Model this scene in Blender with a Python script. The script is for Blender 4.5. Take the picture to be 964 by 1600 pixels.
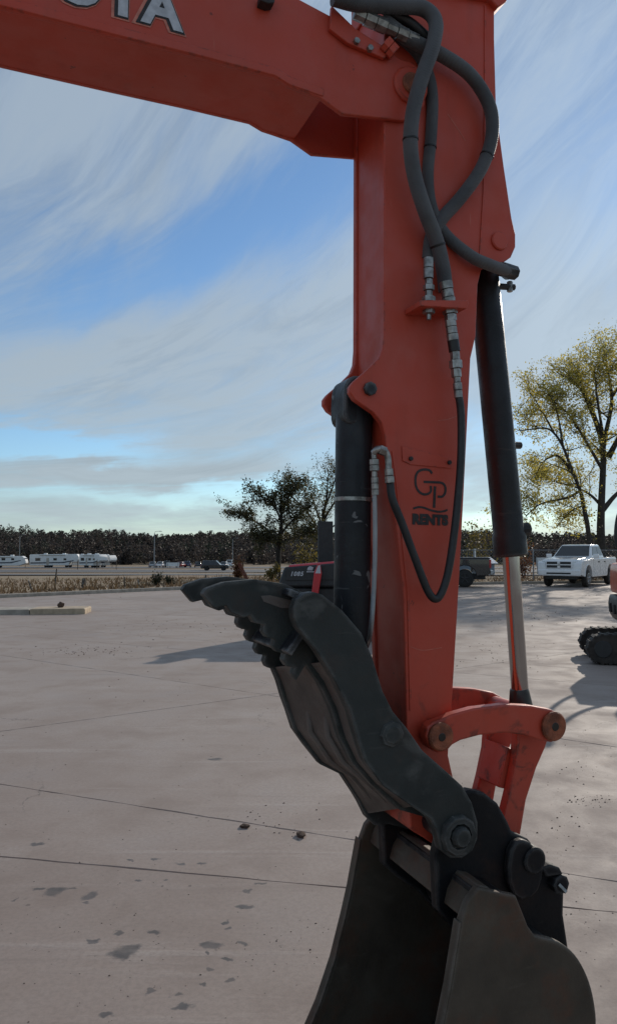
import bpy, bmesh, math, random
import numpy as np
from mathutils import Vector, Matrix
R = math.radians
scene = bpy.context.scene
col = scene.collection
for o in list(bpy.data.objects): bpy.data.objects.remove(o, do_unlink=True)

# ------------------------------------------------------------------ camera
EYE = 1.62
PITCH = math.atan(62/1155)
cam_d = bpy.data.cameras.new('camera'); cam = bpy.data.objects.new('camera', cam_d); col.objects.link(cam)
cam_d.sensor_fit = 'VERTICAL'; cam_d.sensor_height = 36; cam_d.lens = 36*1155/1600
cam_d.clip_start = 0.05; cam_d.clip_end = 9000
cam.location = (0, 0, EYE); cam.rotation_euler = (math.pi/2 + PITCH, 0, 0)
scene.camera = cam
# ------------------------------------------------------------------ light
SUN_AZ, SUN_EL = R(31), R(24)          # azimuth from +Y towards +X
world = bpy.data.worlds.new('World'); scene.world = world; world.use_nodes = True
sun_d = bpy.data.lights.new('sun', 'SUN'); sun = bpy.data.objects.new('sun', sun_d); col.objects.link(sun)
sun_d.energy = 3.0; sun_d.angle = R(0.6); sun_d.color = (1, 0.90, 0.78)
sd = Vector((math.sin(SUN_AZ)*math.cos(SUN_EL), math.cos(SUN_AZ)*math.cos(SUN_EL), math.sin(SUN_EL)))
sun.rotation_euler = sd.to_track_quat('Z', 'Y').to_euler(); sun.location = (30, 40, 40)
scene.view_settings.view_transform = 'Standard'; scene.view_settings.look = 'None'
scene.view_settings.exposure = 0.0; scene.view_settings.gamma = 1
scene.render.engine = 'CYCLES'
scene.cycles.max_bounces = 6; scene.cycles.diffuse_bounces = 3; scene.cycles.glossy_bounces = 3; scene.cycles.transmission_bounces = 3

class NT:
    """tiny node-tree helper"""
    def __init__(s, tree): s.t = tree; s.n = tree.nodes; s.l = tree.links
    def node(s, kind, **kw):
        n = s.n.new(kind)
        for k, v in kw.items(): setattr(n, k, v)
        return n
    def put(s, sock, v):
        if isinstance(v, bpy.types.NodeSocket): s.l.new(v, sock)
        elif v is not None:
            if sock.type == 'RGBA' and len(v) == 3: v = (*v, 1)
            sock.default_value = v
    def math(s, op, a, b=None, c=None, clamp=False):
        n = s.node('ShaderNodeMath', operation=op, use_clamp=clamp)
        s.put(n.inputs[0], a)
        if b is not None: s.put(n.inputs[1], b)
        if c is not None: s.put(n.inputs[2], c)
        return n.outputs[0]
    def vmath(s, op, a, b=None):
        n = s.node('ShaderNodeVectorMath', operation=op); s.put(n.inputs[0], a)
        if b is not None: s.put(n.inputs[1], b)
        return n.outputs['Value'] if op in ('LENGTH', 'DOT_PRODUCT', 'DISTANCE') else n.outputs[0]
    def noise(s, vec, scale, detail=4, rough=.55, dist=0, out=0):
        n = s.node('ShaderNodeTexNoise'); s.put(n.inputs['Vector'], vec)
        n.inputs['Scale'].default_value = scale; n.inputs['Detail'].default_value = detail
        n.inputs['Roughness'].default_value = rough; n.inputs['Distortion'].default_value = dist
        return n.outputs[out]
    def ramp(s, f, lo, hi, a=0., b=1., smooth=True):
        n = s.node('ShaderNodeMapRange', interpolation_type='SMOOTHSTEP' if smooth else 'LINEAR')
        s.put(n.inputs[0], f); n.inputs[1].default_value = lo; n.inputs[2].default_value = hi
        n.inputs[3].default_value = a; n.inputs[4].default_value = b
        return n.outputs[0]
    def mix(s, f, a, b, mode='MIX'):
        n = s.node('ShaderNodeMix', data_type='RGBA', blend_type=mode)
        s.put(n.inputs[0], f); s.put(n.inputs[6], a); s.put(n.inputs[7], b)
        return n.outputs[2]
    def scale(s, vec, v):
        n = s.node('ShaderNodeVectorMath', operation='MULTIPLY'); s.put(n.inputs[0], vec); n.inputs[1].default_value = v
        return n.outputs[0]
    def edge(s, rad=.006):
        b = s.node('ShaderNodeBevel', samples=3); b.inputs['Radius'].default_value = rad
        g = s.node('ShaderNodeNewGeometry')
        return s.ramp(s.vmath('DOT_PRODUCT', b.outputs[0], g.outputs['True Normal']), .86, .997, 1, 0)
    def bump(s, h, strength=.3, dist=.01):
        n = s.node('ShaderNodeBump'); n.inputs['Strength'].default_value = strength; n.inputs['Distance'].default_value = dist
        s.put(n.inputs['Height'], h); return n.outputs[0]

# sky: clear Nishita sky with sheets of thin cloud fixed in world directions
w = NT(world.node_tree); w.n.clear()
sky = w.node('ShaderNodeTexSky', sky_type='NISHITA', sun_disc=False)
sky.sun_elevation = SUN_EL; sky.sun_rotation = SUN_AZ; sky.altitude = 300; sky.air_density = 1.0; sky.dust_density = 0.12; sky.ozone_density = 1.6
tc = w.node('ShaderNodeTexCoord').outputs['Generated']
sx = w.node('ShaderNodeSeparateXYZ'); w.l.new(tc, sx.inputs[0])
az = w.math('ARCTAN2', sx.outputs[0], sx.outputs[1]); el = w.math('ARCSINE', sx.outputs[2])
ael = w.math('ABSOLUTE', el)
lift = w.math('MULTIPLY', w.math('MULTIPLY', az, w.math('MINIMUM', w.math('DIVIDE', ael, R(20)), 1.3)), .34)
vv = w.math('SUBTRACT', ael, lift)                    # streaks run level at the horizon and climb to the right higher up
vs_ = w.math('DIVIDE', vv, w.math('ADD', .42, w.math('MULTIPLY', ael, 1.0)))   # layers crowd together towards the horizon
def cvec(su, sv, off=0.):
    c = w.node('ShaderNodeCombineXYZ'); w.l.new(w.math('MULTIPLY', az, su), c.inputs[0]); w.l.new(w.math('MULTIPLY', vs_, sv), c.inputs[1]); c.inputs[2].default_value = off
    return c.outputs[0]
n1 = w.noise(cvec(2.2, 5.0, 3.1), 1.0, 7, .55, .9)
n2 = w.noise(cvec(3.2, 15., 7.7), 1.0, 8, .66, 1.3)
n3 = w.noise(cvec(9., 34., 1.3), 1.0, 7, .70, 1.6)
wob = w.math('ADD', w.math('MULTIPLY', w.math('SUBTRACT', w.noise(cvec(4, 6, 5.), 1.0, 5, .6), .5), .12), w.math('MULTIPLY', w.math('SUBTRACT', n2, .5), .05))
cov = w.math('ADD', w.math('ADD', w.math('MULTIPLY', n1, .95), w.math('MULTIPLY', n2, .50)), w.math('MULTIPLY', n3, .26))
cov = w.math('ADD', cov, -.11)
def hole(a0, e0, sa, se, tilt, amt):
    """a soft break (or thickening) in the cloud sheet around one direction"""
    global cov
    da = w.math('SUBTRACT', az, R(a0)); de = w.math('SUBTRACT', w.math('ADD', el, wob), w.math('ADD', R(e0), w.math('MULTIPLY', da, tilt)))
    q = w.math('ADD', w.math('POWER', w.math('DIVIDE', da, R(sa)), 2), w.math('POWER', w.math('DIVIDE', de, R(se)), 2))
    g = w.math('EXPONENT', w.math('MULTIPLY', q, -1.0))
    cov = w.math('ADD', cov, w.math('MULTIPLY', g, amt))
hole(-9, 22.5, 13, 3.0, .38, -.42); hole(3, 29, 8, 4.0, .4, -.22); hole(-20, 8.1, 8, .9, -.02, -.62); hole(-6, 4.6, 11, .9, .06, -.42); hole(-20, 4.2, 7, .7, .0, -.1)
hole(16, 8.5, 6, 1.8, 0, -.30); hole(15, 2.5, 7, 1.3, 0, -.35); hole(22, 31, 9, 5, .2, -.12)
hole(-8, 15.5, 20, 3.6, .22, .24); hole(20, 16, 9, 6, .1, .28); hole(-20, 31, 9, 5, .5, .20); hole(-12, 6.4, 14, .9, .03, .25)
cm = w.ramp(cov, .26, 1.00)
cm = w.math('MULTIPLY', cm, .92)
warm = w.ramp(el, 0, R(35))
ccol = w.mix(warm, (3.5, 4.1, 4.5), (3.0, 3.7, 4.5))
shade = w.ramp(n2, .25, .75, .84, 1.10)
ccol = w.mix(1.0, ccol, w.mix(shade, (0, 0, 0), (1, 1, 1)), 'MULTIPLY')
toward = w.vmath('DOT_PRODUCT', tc, tuple(sd))
gain = w.math('ADD', .98, w.math('MULTIPLY', w.math('POWER', w.math('MAXIMUM', toward, 0.), 10), .35))
gn = w.node('ShaderNodeVectorMath', operation='SCALE'); w.l.new(ccol, gn.inputs[0]); w.l.new(gain, gn.inputs['Scale']); ccol = gn.outputs[0]
skyc = w.mix(1.0, sky.outputs[0], (.72, .87, .98), 'MULTIPLY')
bg = w.node('ShaderNodeBackground'); w.l.new(w.mix(cm, skyc, ccol), bg.inputs[0]); bg.inputs[1].default_value = .122
w.l.new(bg.outputs[0], w.node('ShaderNodeOutputWorld').inputs[0])

# ------------------------------------------------------------------ materials
MATS = {}
def new_mat(name):
    m = bpy.data.materials.new(name); m.use_nodes = True; t = NT(m.node_tree); t.n.clear()
    b = t.node('ShaderNodeBsdfPrincipled'); o = t.node('ShaderNodeOutputMaterial'); t.l.new(b.outputs[0], o.inputs[0])
    MATS[name] = m
    return t, b, o
def simple(name, c, rough=.5, metal=0., var=.12, scale=6, bump=0., spec=.5, coat=0.):
    t, b, o = new_mat(name)
    p = t.node('ShaderNodeTexCoord').outputs['Object']
    n = t.noise(p, scale, 5)
    f = t.ramp(n, .3, .7, 1-var, 1+var)
    cc = t.mix(1.0, c, t.mix(f, (0, 0, 0), (1, 1, 1)), 'MULTIPLY')
    hs = t.node('ShaderNodeHueSaturation'); t.put(hs.inputs['Color'], c); t.l.new(f, hs.inputs['Value'])
    t.l.new(hs.outputs[0], b.inputs['Base Color'])
    t.put(b.inputs['Roughness'], t.ramp(t.noise(p, scale*3, 3), .3, .7, max(.03, rough-.08), min(1, rough+.08)))
    b.inputs['Metallic'].default_value = metal; b.inputs['Specular IOR Level'].default_value = spec
    b.inputs['Coat Weight'].default_value = coat
    if bump: t.put(b.inputs['Normal'], t.bump(t.noise(p, scale*8, 4), bump, .01))
    return MATS[name]

def red_paint(name, c=(.50, .053, .024)):
    t, b, o = new_mat(name)
    p = t.node('ShaderNodeTexCoord').outputs['Object']; geo = t.node('ShaderNodeNewGeometry')
    big = t.ramp(t.noise(p, 2.2, 5, .6), .3, .7)
    base = t.mix(big, c, (c[0]*.86, c[1]*1.02, c[2]*1.1))
    # chalky rub marks and hair scratches
    st = t.node('ShaderNodeMapping'); t.l.new(p, st.inputs[0]); st.inputs['Rotation'].default_value = (.3, .5, .2); st.inputs['Scale'].default_value = (40, 40, 2.5)
    scr = t.ramp(t.noise(st.outputs[0], 1.3, 3, .7), .69, .76)
    base = t.mix(t.math('MULTIPLY', scr, .45), base, (.50, .19, .13))
    st2 = t.node('ShaderNodeMapping'); t.l.new(p, st2.inputs[0]); st2.inputs['Scale'].default_value = (9, 9, 1.2)
    streak = t.ramp(t.noise(st2.outputs[0], 1.6, 4, .65), .52, .8)
    base = t.mix(t.math('MULTIPLY', streak, .30), base, (.24, .035, .020))
    # chips and rust on edges
    chip = t.math('MULTIPLY', t.edge(.007), t.ramp(t.noise(p, 30, 4, .7), .52, .60))
    base = t.mix(t.math('MULTIPLY', chip, .8), base, (.035, .02, .015))
    spots = t.ramp(t.noise(p, 30, 3, .6), .72, .735)
    base = t.mix(t.math('MULTIPLY', spots, .6), base, (.05, .018, .012))
    dust = t.ramp(t.noise(p, 7, 6, .7), .45, .75)
    base = t.mix(t.math('MULTIPLY', dust, .07), base, (.35, .26, .21))
    # greasy grime at the linkage end
    sz = t.node('ShaderNodeSeparateXYZ'); t.l.new(p, sz.inputs[0])
    low = t.math('MULTIPLY', t.ramp(sz.outputs[2], 1.02, 1.42, 1, 0), t.ramp(t.noise(p, 13, 5, .65, .5), .53, .66))
    base = t.mix(t.math('MULTIPLY', low, .75), base, (.045, .022, .014))
    t.l.new(base, b.inputs['Base Color'])
    t.put(b.inputs['Roughness'], t.ramp(t.noise(p, 11, 5), .3, .7, .40, .62))
    t.put(b.inputs['Normal'], t.bump(t.noise(p, 55, 3), .06, .01))
    return MATS[name]
red_paint('red')
def worn_black(name, c, chipc, lo, hi, rough, rustamt=.0, sc=9., spec=.3, dust=.12):
    t, b, o = new_mat(name)
    p = t.node('ShaderNodeTexCoord').outputs['Object']; geo = t.node('ShaderNodeNewGeometry')
    n = t.noise(p, 3, 6, .6)
    base = t.mix(t.ramp(n, .3, .7), c, tuple(v*1.9 for v in c))
    fl = t.ramp(t.noise(p, sc, 4, .55, .8), lo, hi)
    base = t.mix(fl, base, chipc)
    ed = t.math('MULTIPLY', t.edge(.016), t.ramp(t.noise(p, 18, 4), .35, .6))
    base = t.mix(t.math('MULTIPLY', ed, .9), base, tuple(v*1.1+.05 for v in chipc))
    base = t.mix(t.math('MULTIPLY', t.ramp(t.noise(p, 6, 6, .7, .4), .55, .75), dust), base, (.085, .068, .052))
    if rustamt:
        r = t.ramp(t.noise(p, 4.5, 6, .7), .5, .68)
        base = t.mix(t.math('MULTIPLY', r, rustamt), base, (.11, .045, .025))
    sm = t.node('ShaderNodeMapping'); t.l.new(p, sm.inputs[0]); sm.inputs['Scale'].default_value = (4, 4, 30); sm.inputs['Rotation'].default_value = (0, .6, 0)
    scr = t.ramp(t.noise(sm.outputs[0], 1.5, 4, .7), .62, .72)
    base = t.mix(t.math('MULTIPLY', scr, .38), base, chipc)
    t.l.new(base, b.inputs['Base Color'])
    t.put(b.inputs['Roughness'], t.ramp(t.noise(p, 14, 5), .3, .7, rough-.12, rough+.12))
    t.put(b.inputs['Normal'], t.bump(t.math('ADD', t.noise(p, 60, 5, .7), t.noise(p, 9, 4)), .20, .010))
    b.inputs['Specular IOR Level'].default_value = spec
    return MATS[name]
worn_black('black_paint', (.010, .011, .013), (.15, .15, .15), .655, .675, .45, sc=14.)
worn_black('black_cylinder', (.009, .009, .010), (.07, .06, .05), .73, .76, .48, sc=10.)
worn_black('thumb_steel', (.019, .0215, .0205), (.072, .073, .068), .56, .72, .62, .16, 8., .3, .40)
worn_black('grip_steel', (.075, .064, .057), (.12, .108, .096), .55, .75, .55, .35, 6.)
worn_black('bucket_steel', (.050, .040, .030), (.092, .076, .058), .50, .72, .6, .55, 5., .25, .5)
worn_black('bucket_black', (.006, .006, .007), (.030, .027, .025), .68, .76, .55, .15, 8., .18)
simple('chrome', (.40, .385, .375), .12, 1., .05, 3)
simple('zinc', (.27, .265, .25), .40, .85, .40, 45)
simple('rubber_hose', (.014, .014, .015), .48, 0, .2, 20)
def sleeve(name):
    t, b, o = new_mat(name)
    uv = t.node('ShaderNodeTexCoord').outputs['UV']
    wv = t.node('ShaderNodeTexWave', wave_type='BANDS', bands_direction='DIAGONAL'); t.l.new(t.scale(uv, (14, 120, 1)), wv.inputs[0])
    wv.inputs['Scale'].default_value = 1.0
    p = t.node('ShaderNodeTexCoord').outputs['Object']
    base = t.mix(t.ramp(t.noise(p, 9, 5), .3, .7), (.040, .041, .045), (.078, .078, .082))
    base = t.mix(t.math('MULTIPLY', t.ramp(t.noise(p, 22, 5, .7), .55, .75), .4), base, (.10, .09, .08))
    t.l.new(base, b.inputs['Base Color']); b.inputs['Roughness'].default_value = .62
    t.put(b.inputs['Normal'], t.bump(wv.outputs[1], .35, .004))
    b.inputs['Sheen Weight'].default_value = .15
sleeve('sleeve')
simple('tie', (.008, .008, .008), .4)
simple('rust_boss', (.23, .065, .028), .7, 0, .45, 28, .4)
simple('grease', (.012, .010, .008), .35, 0, .3, 20)
simple('decal_dark', (.022, .018, .018), .6, 0, .35, 60)
simple('decal_silver', (.44, .45, .48), .45, 0, .18, 40)
simple('decal_pale', (.50, .17, .12), .6, 0, .25, 50)
simple('tyre', (.016, .015, .014), .8, 0, .3, 14, .2)
simple('tyre_dirty', (.030, .024, .020), .85, 0, .4, 8, .2)
simple('white_car', (.74, .74, .74), .25, 0, .05, 3, 0, .5, .6)
simple('white_dirty', (.68, .66, .63), .35, 0, .10, 3, 0, .5, .3)
simple('dark_car', (.014, .014, .016), .22, 0, .1, 3, 0, .5, .8)
simple('plastic_black', (.016, .016, .017), .5, 0, .15, 10)
simple('glass_dark', (.012, .014, .016), .06, 0, .02, 2, 0, .7)
simple('lamp_glass', (.55, .56, .57), .12, .3, .05, 5)
simple('lamp_red', (.35, .02, .02), .2)
simple('rim_alloy', (.33, .33, .33), .35, .7, .15, 10)
simple('orange_body', (.50, .085, .03), .40, 0, .08, 4, 0, .5, .2)
simple('red_panel', (.48, .02, .03), .35, 0, .08, 4, 0, .5, .2)
simple('rv_white', (.70, .70, .68), .45, 0, .06, 1.5)
simple('rv_tan', (.42, .38, .32), .5, 0, .1, 1.5)
simple('rv_dark', (.05, .06, .08), .3)
simple('concrete_kerb', (.34, .30, .25), .9, 0, .2, 5, .3)
simple('kerb_tan', (.42, .33, .23), .9, 0, .22, 4, .3)
simple('asphalt', (.085, .085, .09), .9, 0, .12, .5, .2)
simple('road_line', (.55, .52, .42), .8)
simple('wood_post', (.085, .07, .055), .9, 0, .3, 9, .4)
simple('rusty_steel', (.16, .055, .035), .8, 0, .4, 10, .4)
simple('galv', (.25, .26, .27), .45, .6, .15, 10)
simple('roof_metal', (.50, .52, .54), .4, .2, .1, 2)
simple('wall_pale', (.42, .42, .41), .7, 0, .1, 2)
simple('wall_blue', (.20, .25, .30), .7, 0, .1, 2)
simple('yellow', (.55, .32, .02), .45, 0, .15, 5)
simple('dirt_clod', (.075, .045, .030), .95, 0, .4, 40, .5)
simple('bark', (.040, .034, .029), .95, 0, .35, 9, .6)
simple('bark_dark', (.022, .019, .017), .95, 0, .35, 9, .6)
simple('sub_soil', (.030, .024, .020), 1., 0, .3, 3)
for nm, c in (('car_red', (.20, .02, .02)), ('car_silver', (.32, .33, .34)), ('car_blue', (.03, .05, .12)), ('car_white', (.65, .65, .65))):
    simple(nm, c, .25, 0, .06, 3, 0, .5, .6)

def leaf_mat(name, c1, c2, trans=.5, tcol=None):
    t, b, o = new_mat(name)
    p = t.node('ShaderNodeNewGeometry')
    rnd = p.outputs['Random Per Island']
    cc = t.mix(rnd, c1, c2)
    t.l.new(cc, b.inputs['Base Color']); b.inputs['Roughness'].default_value = .55; b.inputs['Specular IOR Level'].default_value = .3
    tr = t.node('ShaderNodeBsdfTranslucent')
    t.put(tr.inputs[0], t.mix(1., cc, tcol or (1.6, 1.5, .8), 'MULTIPLY'))
    mx = t.node('ShaderNodeMixShader'); mx.inputs[0].default_value = trans
    t.l.new(b.outputs[0], mx.inputs[1]); t.l.new(tr.outputs[0], mx.inputs[2]); t.l.new(mx.outputs[0], o.inputs[0])
leaf_mat('leaf_cotton', (.23, .215, .070), (.45, .39, .15), .6)
leaf_mat('leaf_oak', (.030, .034, .020), (.060, .058, .030), .35)
leaf_mat('leaf_pale', (.07, .065, .03), (.14, .11, .045), .4)
leaf_mat('leaf_wood', (.050, .043, .040), (.074, .062, .055), .5, (1, 1, 1))
leaf_mat('leaf_evergreen', (.026, .032, .026), (.042, .048, .036), .5, (1, 1, 1))
leaf_mat('leaf_rust', (.10, .04, .025), (.17, .08, .04), .3)
leaf_mat('dry_grass', (.115, .075, .045), (.19, .130, .075), .25, (1.1, 1.05, .9))

def field_mat():
    t, b, o = new_mat('field')
    p = t.node('ShaderNodeNewGeometry').outputs['Position']
    a = t.ramp(t.noise(t.scale(p, (.35, 1, 1)), .16, 6, .65), .35, .65)
    base = t.mix(a, (.21, .135, .080), (.27, .215, .13))
    g = t.ramp(t.noise(t.scale(p, (.3, 1, 1)), .11, 5, .6), .52, .70)
    base = t.mix(t.math('MULTIPLY', g, .6), base, (.13, .12, .055))
    base = t.mix(t.math('MULTIPLY', t.ramp(t.noise(p, 3, 5), .4, .7), .4), base, (.12, .075, .05))
    t.l.new(base, b.inputs['Base Color']); b.inputs['Roughness'].default_value = 1.
    t.put(b.inputs['Normal'], t.bump(t.noise(p, 4, 5), .8, .1))
field_mat()

STAINS = []      # (x, y, half-length, half-width, angle) on the concrete, filled below
def concrete_mat(nm, stained):
    t, b, o = new_mat(nm)
    geo = t.node('ShaderNodeNewGeometry'); p = geo.outputs['Position']
    oi = t.node('ShaderNodeObjectInfo')
    big = t.noise(p, .28, 4, .6, .4); mid = t.noise(p, 1.7, 5, .62, .3); fine = t.noise(p, 42, 6, .8)
    base = t.mix(t.ramp(big, .3, .7), (.285, .224, .188), (.345, .282, .242))
    base = t.mix(t.math('MULTIPLY', t.ramp(mid, .44, .70), .50), base, (.222, .174, .148))
    base = t.mix(t.math('MULTIPLY', t.ramp(t.noise(p, .9, 6, .65, .3), .46, .70), .45), base, (.375, .318, .280))
    # drag marks from machines, running across the yard
    mp = t.node('ShaderNodeMapping'); t.l.new(p, mp.inputs[0]); mp.inputs['Rotation'].default_value = (0, 0, R(14)); mp.inputs['Scale'].default_value = (.35, 4.5, 1)
    drag = t.ramp(t.noise(mp.outputs[0], 1.0, 5, .65, .3), .56, .74)
    base = t.mix(t.math('MULTIPLY', drag, .60), base, (.42, .365, .325))
    mp2 = t.node('ShaderNodeMapping'); t.l.new(p, mp2.inputs[0]); mp2.inputs['Rotation'].default_value = (0, 0, R(-12)); mp2.inputs['Scale'].default_value = (.5, 6, 1)
    drag2 = t.ramp(t.noise(mp2.outputs[0], .8, 5, .65, .3), .58, .76)
    base = t.mix(t.math('MULTIPLY', drag2, .55), base, (.205, .165, .142))
    base = t.mix(t.math('MULTIPLY', t.ramp(fine, .38, .66), .45), base, (.205, .165, .142))
    # mud-coloured smears
    mud = t.math('MULTIPLY', t.ramp(t.noise(p, .55, 5, .7), .60, .74), t.ramp(t.noise(t.scale(p, (1, 2.4, 1)), 5, 6, .75), .45, .65))
    base = t.mix(t.math('MULTIPLY', mud, .5), base, (.27, .165, .10))
    speck = t.node('ShaderNodeTexVoronoi'); t.l.new(t.vmath('ADD', p, t.scale(t.noise(p, 30, 2, .5, 0, 1), (.03, .03, 0))), speck.inputs[0]); speck.inputs['Scale'].default_value = 9
    sp = t.math('MULTIPLY', t.ramp(speck.outputs['Distance'], .05, .10, 1, 0), t.ramp(t.noise(p, 1.1, 4, .7), .46, .62))
    base = t.mix(t.math('MULTIPLY', sp, .75), base, (.075, .06, .05))
    # hairline cracks
    ck = t.node('ShaderNodeTexVoronoi', feature='DISTANCE_TO_EDGE'); t.l.new(t.vmath('ADD', p, t.scale(t.noise(p, 2.5, 5, .6, 0, 1), (.5, .5, 0))), ck.inputs[0]); ck.inputs['Scale'].default_value = .33
    ckm = t.math('MULTIPLY', t.ramp(ck.outputs['Distance'], .0, .0022, 1, 0), t.ramp(t.noise(p, .5, 2), .5, .6))
    base = t.mix(t.math('MULTIPLY', ckm, .6), base, (.10, .085, .075))
    # oil and water spots where they lie
    pd = t.vmath('ADD', p, t.scale(t.vmath('SUBTRACT', t.noise(p, 9, 4, .6, 0, 1), (.5, .5, .5)), (.14, .14, 0)))
    best = None
    for (x, y, a, bb, an) in (STAINS if stained else []):
        m = t.node('ShaderNodeMapping', vector_type='TEXTURE'); t.l.new(pd, m.inputs[0])
        m.inputs['Location'].default_value = (x, y, 0); m.inputs['Rotation'].default_value = (0, 0, an); m.inputs['Scale'].default_value = (a, bb, 1)
        d = t.vmath('LENGTH', t.scale(m.outputs[0], (1, 1, 0)))
        best = d if best is None else t.math('MINIMUM', best, d)
    wet = t.ramp(best, .62, 1.15, 1, 0) if stained else 0.
    if stained: base = t.mix(t.math('MULTIPLY', wet, t.ramp(t.noise(p, 14, 3), .2, .7, .70, 1.0)), base, (.095, .085, .080))
    hs = t.node('ShaderNodeHueSaturation'); t.l.new(base, hs.inputs['Color']); t.l.new(t.ramp(oi.outputs['Random'], 0, 1, .94, 1.05, False), hs.inputs['Value'])
    t.l.new(hs.outputs[0], b.inputs['Base Color'])
    t.put(b.inputs['Roughness'], t.math('SUBTRACT', t.ramp(mid, .3, .7, .62, .85), t.math('MULTIPLY', wet, .12)) if stained else t.ramp(mid, .3, .7, .62, .85))
    b.inputs['Specular IOR Level'].default_value = .35
    hgt = t.math('ADD', t.math('MULTIPLY', fine, .5), t.math('MULTIPLY', drag, .6))
    t.put(b.inputs['Normal'], t.bump(hgt, .22, .008))

# ------------------------------------------------------------------ mesh helpers
def tag(o, label=None, cat=None, group=None, kind=None):
    if label: o['label'] = label
    if cat: o['category'] = cat
    if group: o['group'] = group
    if kind: o['kind'] = kind
    return o
def empty(name, loc=(0, 0, 0), rz=0, parent=None):
    o = bpy.data.objects.new(name, None); col.objects.link(o); o.location = loc; o.rotation_euler = (0, 0, rz)
    if parent: o.parent = parent
    return o
def link(name, me, mat, parent=None, smooth=None, bevel=0, seg=2):
    o = bpy.data.objects.new(name, me); col.objects.link(o)
    if mat: me.materials.append(MATS[mat])
    if parent: o.parent = parent
    if smooth is not None and len(me.polygons):
        if smooth >= 180: me.polygons.foreach_set('use_smooth', [True]*len(me.polygons))
        else: sharp(me, smooth)
    if bevel:
        b = o.modifiers.new('bevel', 'BEVEL'); b.width = bevel; b.segments = seg; b.limit_method = 'ANGLE'; b.angle_limit = R(32); b.harden_normals = False
        me.polygons.foreach_set('use_smooth', [True]*len(me.polygons)); sharp(me, 40)
    return o
def sharp(me, deg):
    me.polygons.foreach_set('use_smooth', [True]*len(me.polygons))
    me.set_sharp_from_angle(angle=R(deg))
def mesh(name, v, f):
    me = bpy.data.meshes.new(name); me.from_pydata([tuple(p) for p in v], [], f); me.update(); return me
def fixn(me):
    bm = bmesh.new(); bm.from_mesh(me); bmesh.ops.recalc_face_normals(bm, faces=bm.faces); bm.to_mesh(me); bm.free(); return me
def chaikin(pts, n=1, closed=True):
    for _ in range(n):
        out = []; L = len(pts)
        for i in range(L if closed else L-1):
            a, b = np.array(pts[i], float), np.array(pts[(i+1) % L], float)
            out += [a*.75+b*.25, a*.25+b*.75]
        if not closed: out = [np.array(pts[0], float)] + out + [np.array(pts[-1], float)]
        pts = out
    return [tuple(p) for p in pts]
def spline(pts, n=8):
    P = [Vector(p) for p in pts]; P = [P[0]*2-P[1]] + P + [P[-1]*2-P[-2]]; out = []
    for i in range(1, len(P)-2):
        for k in range(n):
            t = k/n; a, b, c, d = P[i-1:i+3]
            out.append(.5*((2*b)+(c-a)*t+(2*a-5*b+4*c-d)*t*t+(3*b-a-3*c+d)*t**3))
    out.append(P[-2]); return out
def prism_me(name, pts, y0, y1):
    """profile in XZ extruded along Y"""
    n = len(pts)
    v = [(p[0], y0, p[1]) for p in pts] + [(p[0], y1, p[1]) for p in pts]
    f = [list(range(n)), list(range(2*n-1, n-1, -1))] + [[i, i+n, (i+1) % n + n, (i+1) % n] for i in range(n)]
    return fixn(mesh(name, v, f))
def prism(name, pts, y0, y1, mat, parent, bevel=.004, seg=2):
    return link(name, prism_me(name, pts, y0, y1), mat, parent, 40, bevel, seg)
def frame_of(d):
    d = d.normalized(); u = Vector((0, 0, 1)) if abs(d.z) < .9 else Vector((1, 0, 0))
    s = d.cross(u).normalized(); return s, s.cross(d)
def tube_me(name, pts, rad, n=12, cap=True):
    pts = [Vector(p) for p in pts]; m = len(pts); rad = rad if hasattr(rad, '__len__') else [rad]*m
    v = []; f = []; s = None; uv = []
    acc = 0
    for i, p in enumerate(pts):
        d = (pts[min(i+1, m-1)]-pts[max(i-1, 0)]).normalized()
        if s is None: s, t = frame_of(d)
        else:
            s = (s-d*s.dot(d)).normalized(); t = s.cross(d)
        if i: acc += (p-pts[i-1]).length
        for k in range(n):
            a = 2*math.pi*k/n; v.append(p+(s*math.cos(a)+t*math.sin(a))*rad[i]); uv.append((k/n, acc))
    for i in range(m-1):
        for k in range(n):
            f.append((i*n+k, i*n+(k+1) % n, (i+1)*n+(k+1) % n, (i+1)*n+k))
    if cap: f += [tuple(range(n))[::-1], tuple(range((m-1)*n, m*n))]
    me = mesh(name, v, f)
    ul = me.uv_layers.new(name='UVMap')
    for poly in me.polygons:
        us = [uv[me.loops[l].vertex_index] for l in poly.loop_indices]
        wrap = max(u[0] for u in us)-min(u[0] for u in us) > .5
        for l, u in zip(poly.loop_indices, us): ul.data[l].uv = (u[0]+1 if wrap and u[0] < .5 else u[0], u[1])
    return fixn(me)
def tube(name, pts, rad, mat, parent=None, n=12):
    return link(name, tube_me(name, pts, rad, n), mat, parent, 50)
def lathe(name, p0, p1, prof, mat, parent=None, n=24):
    """prof: list of (t along p0->p1 in metres, radius)"""
    p0, p1 = Vector(p0), Vector(p1); d = (p1-p0).normalized(); s, t = frame_of(d); v = []; f = []
    for (h, r) in prof:
        for k in range(n):
            a = 2*math.pi*k/n; v.append(p0+d*h+(s*math.cos(a)+t*math.sin(a))*r)
    for i in range(len(prof)-1):
        for k in range(n): f.append((i*n+k, i*n+(k+1) % n, (i+1)*n+(k+1) % n, (i+1)*n+k))
    f += [tuple(range(n))[::-1], tuple(range((len(prof)-1)*n, len(prof)*n))]
    return link(name, fixn(mesh(name, v, f)), mat, parent, 35)
def cyl(name, p0, p1, r, mat, parent=None, n=24, ch=.12):
    L = (Vector(p1)-Vector(p0)).length; c = min(r*ch, L*.3)
    return lathe(name, p0, p1, [(0, r-c), (c, r), (L-c, r), (L, r-c)], mat, parent, n)
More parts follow.
